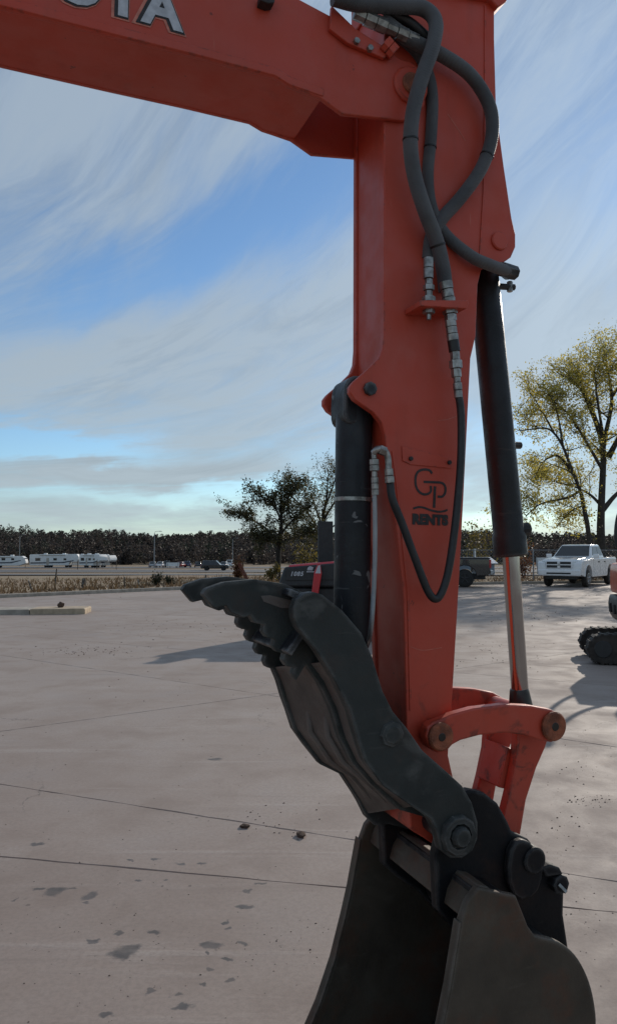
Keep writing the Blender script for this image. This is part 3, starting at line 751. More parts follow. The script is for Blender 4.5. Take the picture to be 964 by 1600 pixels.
# emblem and lettering on the stick
def ribbon(name, strokes, ym, mat, parent):
    v = []; f = []
    for (pts, wd) in strokes:
        P = [Vector(q) for q in trace(pts, ym)]; P = [Vector((q.x, q.y)) for q in spline([(a.x, a.y, 0) for a in P], 5)] if len(P) > 2 else P
        n = len(P); b = len(v)
        for i, p in enumerate(P):
            d = (P[min(n-1, i+1)]-P[max(0, i-1)]).normalized(); nn = Vector((-d.y, d.x))*wd/2
            v.extend([(p.x+nn.x, ym, p.y+nn.y), (p.x-nn.x, ym, p.y-nn.y), (p.x+nn.x, ym+.0008, p.y+nn.y), (p.x-nn.x, ym+.0008, p.y-nn.y)])
        for i in range(n-1):
            k = b+i*4; f += [(k, k+1, k+5, k+4), (k, k+4, k+6, k+2), (k+1, k+3, k+7, k+5), (k+2, k+6, k+7, k+3)]
    return link(name, fixn(mesh(name, v, f)), mat, parent)
cr = lambda *p: [(620+a*.1245, 690+b*.1245) for a, b in p]
ribbon('emblem', [(cr((440, 400), (410, 362), (340, 350), (270, 375), (236, 440), (236, 540), (270, 620), (330, 660), (390, 655), (425, 622), (425, 555)), .0065),
                  (cr((335, 505), (460, 510), (560, 518), (603, 560), (606, 635), (570, 688), (510, 690)), .0065), (cr((477, 560), (465, 830)), .0080),
                  (cr((205, 840), (270, 822), (340, 830), (420, 860), (520, 880), (600, 870), (632, 855)), .0055)], -HS-.0012, 'decal_dark', stick)
def place_text(name, s, size, off, pxl, pxr, ym, mat, parent, width=None, shear=0, space=1., dz=0.):
    """lettering whose baseline runs between two image points of the plane"""
    a, b = m3(*pxl, ym), m3(*pxr, ym); me = text_mesh(name, s, size, off, .0003, shear, space)
    xs = [q.co.x for q in me.vertices]; k = (b-a).length/(max(xs)-min(xs)) if width is None else width
    ang = math.atan2(b.z-a.z, b.x-a.x)
    for q in me.vertices: q.co.x = (q.co.x-min(xs))*k if width is None else q.co.x
    o = link(name, me, mat, parent); o.matrix_local = Matrix.Translation(a+Vector((0, 0, dz))) @ Matrix.Rotation(-ang, 4, 'Y') @ Matrix.Rotation(math.pi/2, 4, 'X')
    return o
place_text('lettering', 'RENTS', .036, .0026, (644, 818), (700, 820), -HS-.0015, 'decal_dark', stick)

for pts_, wd_ in (([(699, 178), (712, 197), (727, 220)], .0013), ([(684, 657), (700, 655), (716, 649)], .0012), ([(668, 240), (672, 262)], .001), ([(640, 1010), (660, 1016), (690, 1012)], .001), ([(655, 880), (668, 905)], .0009)):
    ribbon('scratch', [(pts_, wd_)], -HS-.0006, 'decal_pale', stick)
# boom with its fork round the head of the stick
HB = .1135
boom = empty('boom', parent=ex)
near_plate = [(-420, -150), (-420, -420), (60, -330), (300, -150), (455, -8), (500, 16), (545, 40), (600, 74), (625, 92), (645, 98), (660, 112), (667, 135), (663, 165), (648, 184), (628, 188), (535, 178), (500, 152), (452, 134), (430, 120), (321, 91), (192, 59), (0, 10)]
nb = trace(near_plate, -HB)
prism('side_plate', nb, -HB, -HB+.0135, 'red', boom, .003); prism('side_plate', nb, HB-.0135, HB, 'red', boom, .003)
def sheet(name, path, y0, y1, th, mat, parent, bevel=.002):
    """plate following an XZ path, thickness th to the left of travel"""
    P = [Vector(p) for p in path]; n = len(P); off = []
    for i in range(n):
        d = (P[min(n-1, i+1)]-P[max(0, i-1)]).normalized(); off.append(P[i]+Vector((-d.y, d.x))*th)
    return prism(name, [tuple(p) for p in P]+[tuple(p) for p in off[::-1]], y0, y1, mat, parent, bevel)
bot = trace([(-420, -148), (0, 9), (192, 58), (321, 90), (430, 119), (452, 133), (495, 148), (505, 151)], -HB)
sheet('bottom_plate', bot, -HB-.003, HB+.003, .022, 'red', boom)
top = trace([(-420, -415), (60, -327), (300, -147), (455, -6), (500, 18), (520, 28)], -HB)
sheet('top_plate', top, -HB+.014, HB-.014, -.022, 'red', boom)
prism('fork_bulkhead', trace([(470, 10), (500, 20), (500, 144), (470, 134)], -HB), -HB+.014, HB-.014, 'red', boom, 0)
pv = m3(640, 135, -HB)
cyl('pivot_boss', pv+Vector((0, -.012, 0)), pv+Vector((0, 2*HB+.012, 0)), .052, 'red', boom, 32)
cyl('pivot_pin', pv+Vector((0, -.020, 0)), pv+Vector((0, 2*HB+.020, 0)), .030, 'rust_boss', boom, 24)
cl = prism('hose_bracket', trace([(515, 14), (552, 50), (606, 84), (597, 96), (540, 72), (512, 50)], -HB), -HB-.014, -HB-.001, 'red', boom, .002)
for a, b in ((556, 66), (577, 77)):
    q = m3(a, b, -HB-.014); cyl('bolt', q+Vector((0, .004, 0)), q+Vector((0, -.010, 0)), .009, 'zinc', boom, 6)
prism('hose_clamp', trace([(408, -12), (432, -12), (429, 4), (420, 5), (407, 0)], -HB-.03), -HB-.03, -HB+.0, 'decal_dark', boom, .002)
for off, dy, mt in ((.0145, .0010, 'decal_pale'), (.0100, .0020, 'decal_dark'), (.0048, .0032, 'decal_silver')):
    o = place_text('lettering', 'KUBOTA', .132, off, (-140, -68), (286, 48), -HB-dy, mt, boom, width=1., space=1.12)
    me = o.data; xs = [q.co.x for q in me.vertices]; want = (m3(286, 48, -HB)-m3(-140, -68, -HB)).length; ctr = max(xs)-(off-.0048)
    for q in me.vertices: q.co.x = q.co.x-ctr+want
# the rest of the boom, out of the picture: down to the house on its tracks
b0, b1x = m2(-420, -300, -HB), 0
prism('rear_section', [(-1.75, 2.84), (-1.75, 3.30), (-2.35, 3.25), (-2.95, 2.75), (-3.55, 1.35), (-3.40, 1.05), (-3.15, 1.15), (-2.6, 2.35), (-2.2, 2.72)], -HB, HB, 'red', boom, .01)
house = box('house', -5.2, -3.6, -1.0, 1.0, .95, 1.55, 'orange_body', ex, .08, 3); box('counterweight', -5.9, -5.2, -1.0, 1.0, .8, 1.75, 'plastic_black', ex, .12, 3)
hexa('cab', [(-3.75, .1, 1.55), (-5.0, .1, 1.55), (-5.0, .98, 1.55), (-3.75, .98, 1.55)], [(-3.95, .14, 2.6), (-5.0, .14, 2.6), (-5.0, .94, 2.6), (-3.95, .94, 2.6)], 'glass_dark', ex, .04)
for s in (-1, 1): prism('track', chaikin([(-6.0, .05), (-3.4, .05), (-3.1, .35), (-3.4, .7), (-6.0, .7), (-6.3, .35)], 2), s*.95-.22, s*.95+.22, 'tyre', ex, .02)
box('undercarriage', -5.6, -3.9, -.7, .7, .3, .92, 'plastic_black', ex, .03); box('boom_foot', -3.75, -3.1, -.2, .2, .95, 1.6, 'red', ex, .03)
cyl('arm_cylinder', (-1.9, 0, 3.45), (-.75, 0, 3.42), .055, 'black_paint', ex); cyl('arm_cylinder_rod', (-.75, 0, 3.42), (m2(690, -75, -HS)[0], 0, 3.40), .03, 'chrome', ex)

# thumb cylinder in front of the stick
tcy = empty('thumb_cylinder', parent=ex)
c0 = m3(553, 640, 0); c1 = m3(549, 1010, 0); pcy = Vector((pc.x, 0, pc.z))
prism('eye', chaikin([tuple(Vector((pcy.x, pcy.z))+Vector(q)) for q in ((-.050, -.02), (-.044, .032), (-.015, .050), (.03, .04), (.045, 0), (.03, -.045), (0, -.085), (-.048, -.085))], 2), -.048, .048, 'black_paint', tcy, .006)
lathe('barrel', c0+Vector((0, 0, .03)), c1, [(0, .040), (.012, .047), (.03, .050), ((c1-c0).length, .050), ((c1-c0).length+.03, .046)], 'black_paint', tcy, 40)
q = m3(612, 1147, -.20); tp = Vector((q.x, 0, q.z))
cyl('rod', c1, tp, .026, 'chrome', tcy); cyl('rod_eye', tp+Vector((0, -.05, 0)), tp+Vector((0, .05, 0)), .05, 'black_paint', tcy)
a = m3(551.5, 781, 0); dax = (c1-c0).normalized()
lathe('clamp_band', a-dax*.006, a+dax*.006, [(0, .0512), (.001, .0528), (.011, .0528), (.012, .0512)], 'zinc', tcy, 40)

# bucket cylinder behind the stick
bcy = empty('bucket_cylinder', parent=ex)
t0 = m3(766.5, 425, 0); t1 = m3(797, 862, 0); rodend = m3(813, 1098, 0); L = (t1-t0).length; dd = (t1-t0).normalized()
pbc = Vector((pb.x, 0, pb.z))
prism('eye', chaikin([(pbc.x+.05*math.cos(k*.785), pbc.z+.05*math.sin(k*.785)) for k in range(8)], 1), -.065, .065, 'black_cylinder', bcy, .004)
lathe('barrel', pbc+(t0-pbc)*.25, t1, [(0, .030), (.03, .044), ((t1-pbc).length*.92-.10, .045), ((t1-pbc).length-.07, .0455), ((t1-pbc).length-.06, .050), ((t1-pbc).length-.005, .050), ((t1-pbc).length, .046)], 'black_cylinder', bcy, 40)
pr = lambda px, py: m3(px, py, -.02)
cyl('port_fitting', m3(782, 420, -.10), m3(804, 427, -.085), .021, 'black_paint', bcy, 8); cyl('port_neck', m3(796, 424, -.09), m3(792, 428, -.01), .018, 'black_paint', bcy, 10)
cyl('port_fitting', m3(770, 447, -.01), m3(803, 449, -.01), .010, 'plastic_black', bcy, 8); cyl('bolt', m3(796, 440, -.012), m3(796, 456, -.012), .009, 'zinc', bcy, 6)
cyl('gland_port', m3(795, 830, -.01), m3(825, 826, -.01), .020, 'black_cylinder', bcy, 10); cyl('bolt', m3(780, 695, -.005), m3(813, 696, -.005), .011, 'black_cylinder', bcy, 8)
lathe('rod', t1-dd*.03, rodend, [(0, .025), ((rodend-t1).length, .025), ((rodend-t1).length+.03, .025)], 'chrome', bcy, 40)
lathe('rod_collar', m3(810.5, 1076, 0), rodend+dd*.02, [(0, .0265), (.01, .029), (.045, .034), (.06, .036)], 'grease', bcy, 24)

# guide links and H link
link_pts = [(665, 1150), (668, 1136), (677, 1129), (690, 1124), (705, 1117), (740, 1107), (790, 1101), (830, 1103), (862, 1109), (878, 1118), (884, 1134), (878, 1152), (862, 1160), (845, 1158), (820, 1149), (790, 1145), (750, 1149), (720, 1157), (707, 1164), (698, 1174), (684, 1177), (670, 1168)]
GL = .152
lm = trace(link_pts, -GL)
for s, nm in ((-1, 'guide_link'), (1, 'guide_link')):
    y0, y1 = (-GL, -GL+.034) if s < 0 else (GL-.034, GL)
    o = prism(nm, lm, y0, y1, 'red', ex, .005)
    for (a, b), r in (((686, 1150), .036), ((862, 1134), .040)):
        c = m3(a, b, -GL); y = -GL if s < 0 else GL
        cyl('pin_boss', (c.x, y+s*.0, c.z), (c.x, y+s*.014, c.z), r, 'rust_boss', o, 28); cyl('grease_bore', (c.x, y+s*.010, c.z), (c.x, y+s*.0155, c.z), r*.30, 'grease', o, 12)
g1, g2 = m2(686, 1150, -GL), m2(862, 1134, -GL)
cyl('link_pin', (g1[0], -GL+.004, g1[1]), (g1[0], GL-.004, g1[1]), .030, 'red', ex); cyl('link_pin', (g2[0], -GL+.004, g2[1]), (g2[0], GL-.004, g2[1]), .034, 'red', ex)
HL = .086
hb = [(808, 1128), (838, 1118), (862, 1135), (852, 1168), (838, 1200), (822, 1250), (812, 1310), (795, 1322), (778, 1312), (786, 1280), (797, 1235), (806, 1190), (808, 1160)]
hm = trace(hb, -HL); hl = empty('h_link', parent=ex)
prism('bar', hm, -HL, -HL+.032, 'red', hl, .005); prism('bar', hm, HL-.032, HL, 'red', hl, .005)
prism('web', trace([(803, 1172), (836, 1184), (818, 1242), (790, 1236)], -HL), -HL+.0325, HL-.0325, 'red', hl, .003)

# hoses
hz = empty('hose_set', parent=ex)
S = lambda pts: [m3(a, b, c) for a, b, c in pts]
hy = -HB-.045
h1 = S([(520, -4, hy), (560, 6, hy), (620, 9, hy), (660, 13, hy), (680, 34, hy-.01), (676, 72, hy-.02), (660, 118, hy-.02), (646, 170, hy-.015), (641, 225, hy-.01), (648, 278, hy), (664, 330, hy+.005), (682, 378, hy+.02), (692, 420, hy+.03), (696, 455, hy+.035)])
hA = tube('sleeved_hose', spline(h1, 8), .0200, 'sleeve', hz, 20)
h2 = S([(596, 30, hy+.03), (640, 62, hy+.02), (690, 86, hy+.02), (735, 118, hy+.02), (764, 165, hy+.02), (768, 212, hy+.02), (752, 262, hy+.025), (720, 308, hy+.035), (690, 342, hy+.05), (673, 372, hy+.055), (669, 405, hy+.055)])
hB = tube('sleeved_hose', spline(h2, 8), .0185, 'sleeve', hz, 20)
h3 = S([(610, 45, hy+.05), (650, 80, hy+.05), (668, 115, hy+.05), (675, 155, hy+.05), (673, 215, hy+.05), (668, 275, hy+.055), (674, 325, hy+.055), (695, 366, hy+.055), (735, 400, -.128), (765, 414, -.122), (785, 421, -.105), (797, 424, -.09)])
hC = tube('sleeved_hose', spline(h3, 8), .0165, 'sleeve', hz, 20)
def tie(pts, parent, r):
    P = spline(pts, 8)
    return P
for hose, pts, r, ks in ((hA, h1, .0200, (.62, .87)), (hB, h2, .0185, (.58,)), (hC, h3, .0165, (.40,))):
    P = spline(pts, 8)
    for k in ks:
        i = int(k*(len(P)-2)); d = (P[i+1]-P[i]).normalized(); lathe('cable_tie', P[i]-d*.003, P[i]+d*.003, [(0, r), (.001, r+.0016), (.005, r+.0016), (.006, r)], 'tie', hose, 20)
# zinc couplings at the boom end
def fitting(name, pts, rads, mat, parent, n=6):
    """stacked collars along a straight run: list of radii per equal section"""
    a, b = Vector(pts[0]), Vector(pts[1]); L = (b-a).length; k = len(rads); prof = []
    for i, r in enumerate(rads):
        prof += [(L*i/k+.0002, r*.80), (L*i/k+.0012, r), (L*(i+1)/k-.0012, r), (L*(i+1)/k-.0002, r*.80)]
    return lathe(name, a, b, prof, mat, parent, n)
fitting('coupling', (m3(553, 20, hy+.02), m3(652, 64, hy+.015)), [.016, .019, .019, .015, .018, .016], 'zinc', hz, 8)
fitting('coupling', (m3(600, 66, -HB-.02), m3(616, 84, -HB-.02)), [.020, .020], 'red', hz, 8)
tube('branch_hose', spline(S([(580, -6, hy+.02), (600, 14, hy+.03), (640, 36, hy+.03), (668, 60, hy+.03)]), 6), .014, 'rubber_hose', hz)
# bulkhead bracket with its two runs of couplings
by = -HS-.055
prism('bulkhead_bracket', trace([(648, 474), (722, 474), (723, 480), (720, 487), (648, 483)], by), by-.028, -HS-.0005, 'red', hz, .002)
fitting('coupling', (m3(669, 403, by), m3(669, 436, by)), [.0135, .0135], 'zinc', hz, 16)
fitting('coupling', (m3(669.5, 436, by), m3(669.5, 500, by)), [.0105, .0150, .0100, .0180, .0165, .0165, .006], 'zinc', hz, 6)
fitting('coupling', (m3(696, 440, by), m3(702, 478, by)), [.018, .0165, .018], 'zinc', hz, 12)
fitting('coupling', (m3(701, 470, by), m3(704, 502, by)), [.0160, .0205, .0165], 'zinc', hz, 6)
fitting('coupling', (m3(703, 500, by), m3(707.5, 533, by)), [.0155, .0155, .0165], 'zinc', hz, 10)
fitting('coupling', (m3(707.5, 532, by), m3(710, 550, by)), [.0155], 'tie', hz, 12)
fitting('coupling', (m3(710, 549, by), m3(713, 590, by)), [.0130, .0175, .0135], 'zinc', hz, 6)
fitting('coupling', (m3(713, 586, by), m3(716, 622, by)), [.0095, .012, .0115], 'zinc', hz, 12)
hose4 = S([(716, 615, by), (720, 650, by), (719.5, 720, by), (713, 800, by), (704, 870, by), (695, 912, by), (683, 935, by), (669, 925, by), (648, 872, by), (628, 818, by), (613, 780, by), (609, 752, by+.005)])
tube('pressure_hose', spline(hose4, 8), .0105, 'rubber_hose', hz, 14)
fitting('coupling', (m3(609, 755, by), m3(607, 732, by)), [.0125, .0115], 'zinc', hz, 14)
tube('elbow', spline(S([(607, 736, by), (606, 716, by), (600, 703, by), (590, 702, by), (583, 708, by+.01)]), 6), .0085, 'zinc', hz)
fitting('coupling', (m3(592, 702, by), m3(602, 706, by)), [.0125], 'zinc', hz, 6)
fitting('coupling', (m3(584, 708, by+.01), m3(586, 774, by+.01)), [.007, .0125, .0125, .007, .0095, .0095, .0095], 'zinc', hz, 8)
tube('steel_line', spline(S([(585, 765, by+.01), (586, 840, by+.01), (584, 920, by+.01), (579, 985, by+.015), (573, 1010, .0)]), 6), .0062, 'galv', hz)

# thumb: two serrated tines, a near side plate, webs
th = empty('thumb', parent=ex)
tine = [(281, 921), (286, 913), (311, 904), (353, 900), (395, 906), (430, 922), (462, 960), (490, 1030), (520, 1090), (555, 1150), (600, 1195), (640, 1205), (665, 1225), (675, 1255), (662, 1285), (630, 1290), (600, 1282), (578, 1284), (566, 1272), (552, 1244), (527, 1206), (494, 1190), (470, 1160), (453, 1136), (444, 1108), (436, 1086), (429, 1062), (421, 1043), (411, 1040), (407, 1031), (410, 1022), (398, 1020), (393, 1012), (396, 1003), (384, 1000), (379, 992), (382, 983), (370, 980), (365, 972), (367, 963), (353, 960), (347, 950), (338, 953), (320, 946), (314, 936), (297, 940)]
tm = trace(tine, .13)
FP = trace([(421, 1043), (429, 1062), (436, 1086), (453, 1136), (494, 1190), (527, 1206), (566, 1272)], .13)
NP = trace([(500, 1036), (523, 1066), (546, 1112), (560, 1160), (572, 1192), (600, 1230), (645, 1262)], -.19)
def between(t, dx=0.): return [(a[0]+(b[0]-a[0])*t+dx, a[1]+(b[1]-a[1])*t) for a, b in zip(FP, NP)]
k0 = tine.index((421, 1043)); k1 = tine.index((566, 1272))
prism('tine', tm, .098, .130, 'thumb_steel', th, .0025)
prism('tine', tm[:tine.index((662, 1285))]+between(.80, -.008)[::-1]+tm[k0+1:], -.13, -.098, 'thumb_steel', th, .0025)
plate = [(459, 950), (464, 936), (477, 927), (490, 925), (504, 929), (536, 955), (565, 989), (582, 1027), (598, 1080), (614, 1112), (635, 1137), (660, 1173), (700, 1208), (722, 1228), (737, 1254), (746, 1285), (746, 1310), (738, 1330), (722, 1341), (704, 1341), (690, 1330), (683, 1300), (672, 1280), (643, 1260), (598, 1228), (570, 1190), (560, 1160), (546, 1110), (523, 1064), (496, 1019), (465, 981), (459, 965)]
pm = trace(plate, -.215); pnear = prism('side_plate', pm, -.215, -.180, 'thumb_steel', th, .003, 2); prism('side_plate', pm, .180, .215, 'thumb_steel', th, .006)
n_ = len(FP); rows = 7; v = []; f = []
for j in range(rows):
    t = j/(rows-1); y = .128+(-.181-.128)*t
    for (x, z) in between(t, .004): v.append((x, y, z))
m0 = len(v); v += [(x+.016, y, z+.003) for x, y, z in v]
for q in (0, m0):
    for j in range(rows-1):
        for i in range(n_-1): f.append((q+j*n_+i, q+j*n_+i+1, q+(j+1)*n_+i+1, q+(j+1)*n_+i))
for i in range(n_-1):
    for j in (0, rows-1): f.append((j*n_+i, j*n_+i+1, m0+j*n_+i+1, m0+j*n_+i))
for j in range(rows-1):
    for i in (0, n_-1): f.append((j*n_+i, (j+1)*n_+i, m0+(j+1)*n_+i, m0+j*n_+i))
link('grip_panel', fixn(mesh('grip_panel', v, f)), 'grip_steel', th, 35)
for t in (.34, .60):
    e = between(t); y = .128-.309*t; e = [(e[2][0]+.012, e[2][1]), (e[3][0]-.008, e[3][1]), (e[4][0]-.010, e[4][1]), (e[5][0]-.006, e[5][1]), (e[6][0]+.010, e[6][1])]
    sheet('grip_rib', e, y-.011, y+.011, .016, 'grip_steel', th, .007)
back = trace([(345, 903), (395, 908), (430, 924), (462, 962), (490, 1032), (520, 1092), (555, 1152), (600, 1196)], .13)
sheet('back_web', [(a-.002, b-.006) for a, b in back[1:]], -.181, .1, -.018, 'black_paint', th, .003)
inner = trace([(395, 1002), (410, 980), (440, 965), (460, 968)], .13)
sheet('cross_web', inner, -.181, .1, .018, 'black_paint', th, .003)
prism('worn_patch', trace([(408, 931), (422, 930), (455, 938), (456, 950), (440, 950), (412, 940)], -.131), -.1315, -.1295, 'grip_steel', th, 0)
c = m3(612, 1147, -.215); lathe('pin_head', c+Vector((0, .004, 0)), c+Vector((0, -.012, 0)), [(0, .030), (.004, .032), (.010, .030), (.012, .022), (.014, .020)], 'thumb_steel', th, 8)
c = m3(714, 1304, -.215)
lathe('pin_boss', c+Vector((0, .004, 0)), c+Vector((0, -.02, 0)), [(0, .050), (.014, .050), (.020, .046), (.0205, .032), (.010, .031)], 'thumb_steel', th, 10)
lathe('pin_nut', c+Vector((0, .0, 0)), c+Vector((0, -.03, 0)), [(0, .026), (.020, .026), (.026, .023), (.030, .020)], 'thumb_steel', th, 12)
cyl('bucket_pin', (c.x, -.20, c.z), (c.x, .20, c.z), .034, 'black_paint', th)

# bucket
bk = empty('bucket', parent=ex); WB = .285
bs = [(746, 1388), (806, 1400), (814, 1420), (825, 1448), (836, 1463), (872, 1472), (898, 1492), (917, 1525), (928, 1565), (931, 1610), (922, 1690), (895, 1770), (850, 1835), (790, 1875), (720, 1890), (610, 1885), (600, 1872), (618, 1845), (645, 1780), (672, 1690), (692, 1600), (704, 1540), (712, 1490), (720, 1440), (729, 1412)]
k_ = bs.index((836, 1463)); j_ = bs.index((790, 1875)); bs = bs[:k_]+[(q.x, q.y) for q in spline([(a, b, 0) for a, b in bs[k_:j_+1]], 4)]+bs[j_+1:]
bm_ = trace(bs, -WB)
prism('side_plate', bm_, -WB, -WB+.022, 'bucket_steel', bk, .004); prism('side_plate', bm_, WB-.022, WB, 'bucket_steel', bk, .004)
fr = trace([(746, 1388), (729, 1412), (720, 1440), (712, 1490), (704, 1540), (692, 1600), (672, 1690), (645, 1780), (620, 1845)], -WB)
for s in (-1, 1): sheet('side_cutter', [(a-.006, b) for a, b in fr[2:]], *((-WB-.003, -WB+.024) if s < 0 else (WB-.026, WB+.008)), .0055, 'bucket_steel', bk, .002)
sh = trace([(750, 1396), (800, 1404), (822, 1450), (842, 1470), (872, 1478), (896, 1498), (914, 1530), (924, 1568), (926, 1610), (917, 1688), (890, 1766), (846, 1830), (788, 1869), (720, 1883), (612, 1879)], -WB)
sheet('shell', sh, -WB+.0225, WB-.0225, -.014, 'bucket_black', bk, .002)
tb = trace([(741, 1420), (756, 1390), (775, 1394), (778, 1422), (756, 1440), (735, 1447)], -WB)
prism('top_beam', tb, -WB+.0225, WB-.0225, 'bucket_steel', bk, .006)
ear = [(690, 1300), (694, 1262), (712, 1242), (735, 1235), (757, 1239), (778, 1256), (793, 1283), (800, 1300), (825, 1311), (842, 1332), (852, 1348), (864, 1349), (876, 1362), (881, 1385), (880, 1430), (886, 1470), (893, 1520), (880, 1560), (800, 1530), (745, 1470), (706, 1444), (684, 1424), (680, 1340)]
em = trace(ear, -.165)
for y in (-.165, .13): prism('ear', em, y, y+.035, 'bucket_black', bk, .006)
prism('coupler_body', trace([(770, 1330), (812, 1318), (846, 1345), (866, 1364), (874, 1400), (876, 1500), (760, 1480), (730, 1390)], -.165), -.1295, .1295, 'bucket_black', bk, .01)
prism('coupler_lug', chaikin(trace([(800, 1318), (822, 1310), (846, 1336), (850, 1366), (838, 1400), (806, 1410), (792, 1370)], -.19), 1), -.19, -.1655, 'bucket_black', bk, .006)
e1 = m3(824, 1338, -.165); cyl('link_pin_boss', e1+Vector((0, -.034, 0)), e1+Vector((0, .344, 0)), .034, 'bucket_black', bk)
e2 = m3(866, 1376, -.165); cyl('pin_lock', e2+Vector((0, -.03, 0)), e2+Vector((0, .05, 0)), .026, 'bucket_black', bk, 8); e3 = m3(872, 1382, -.195); cyl('lock_bolt', e3, e3+Vector((.012, -.016, -.016)), .0055, 'zinc', bk, 8)
prism('collar', trace([(838, 1352), (852, 1346), (866, 1351), (872, 1362), (846, 1366)], -.17), -.19, -.10, 'bucket_black', bk, .004)
# back strap between the ears and cutting edge with teeth
for k in range(5):
    y = -WB+.05+k*(2*WB-.1)/4; t = m2(612, 1882, -WB)
    hexa('tooth', [(t[0]+.08, y-.035, t[1]-.03), (t[0]+.08, y+.035, t[1]-.03), (t[0]+.08, y+.035, t[1]+.03), (t[0]+.08, y-.035, t[1]+.03)], [(t[0]-.12, y-.02, t[1]-.035), (t[0]-.12, y+.02, t[1]-.035), (t[0]-.12, y+.02, t[1]-.022), (t[0]-.12, y-.02, t[1]-.022)], 'bucket_steel', bk, .004)
# worn red casting at the foot of the stick
prism('nose_casting', trace([(643, 1262), (700, 1290), (694, 1330), (676, 1318), (646, 1300)], -HS), -HS+.004, HS-.004, 'red', stick, .006)
# ================================================================== VEHICLES AND MACHINES IN THE YARD
def arch(cx, r, z0, n=9, rev=False):
    pts = [(cx+r*math.cos(math.pi*k/n), z0+r*math.sin(math.pi*k/n)) for k in range(n+1)]
    return pts if not rev else pts[::-1]
def wheel(parent, x, y, r, wd, side, tyre='tyre', rim='rim_alloy', n=28):
    """tyre with rounded shoulders, dished rim with spokes as its sub-parts"""
    s = side
    ty = lathe('wheel', (x, y-s*wd/2, r), (x, y+s*wd/2, r), [(0, r*.62), (wd*.04, r*.80), (wd*.12, r*.95), (wd*.3, r), (wd*.7, r), (wd*.88, r*.95), (wd*.96, r*.80), (wd, r*.64), (wd*.95, r*.60)], tyre, parent, n)
    lathe('rim', (x, y+s*wd*.30, r), (x, y+s*wd*.5, r), [(0, r*.1), (.001, r*.60), (wd*.19, r*.62), (wd*.20, r*.56), (wd*.10, r*.50), (wd*.08, r*.20), (wd*.16, r*.16), (wd*.16, .01)], rim, ty, n)
    for k in range(5):
        a = k*2*math.pi/5+.3; d = Vector((math.cos(a), 0, math.sin(a))); q = Vector((x, y+s*wd*.44, r))
        tube('spoke', [q+d*r*.12, q+d*r*.54], [r*.09, r*.07], rim, ty, 6)
    return ty
def glass_on(name, pts, mat, parent, push):
    """pane lying just proud of a body face"""
    P = [Vector(p) for p in pts]; n = (P[1]-P[0]).cross(P[2]-P[0]).normalized()
    if n.dot(Vector(push)) < 0: n = -n
    k = len(P); v = [p+n*.012 for p in P]+[p-n*.02 for p in P]
    return link(name, fixn(mesh(name, v, [tuple(range(k)), tuple(range(2*k-1, k-1, -1))]+[(i, (i+1) % k, (i+1) % k+k, i+k) for i in range(k)])), mat, parent)
def lerp3(a, b, t): return tuple(a[i]+(b[i]-a[i])*t for i in range(3))
def quad_in(c, u0, u1, v0, v1):
    """sub-quad of a bilinear face c = (bl, br, tr, tl)"""
    f = lambda u, v: lerp3(lerp3(c[0], c[1], u), lerp3(c[3], c[2], u), v)
    return [f(u0, v0), f(u1, v0), f(u1, v1), f(u0, v1)]
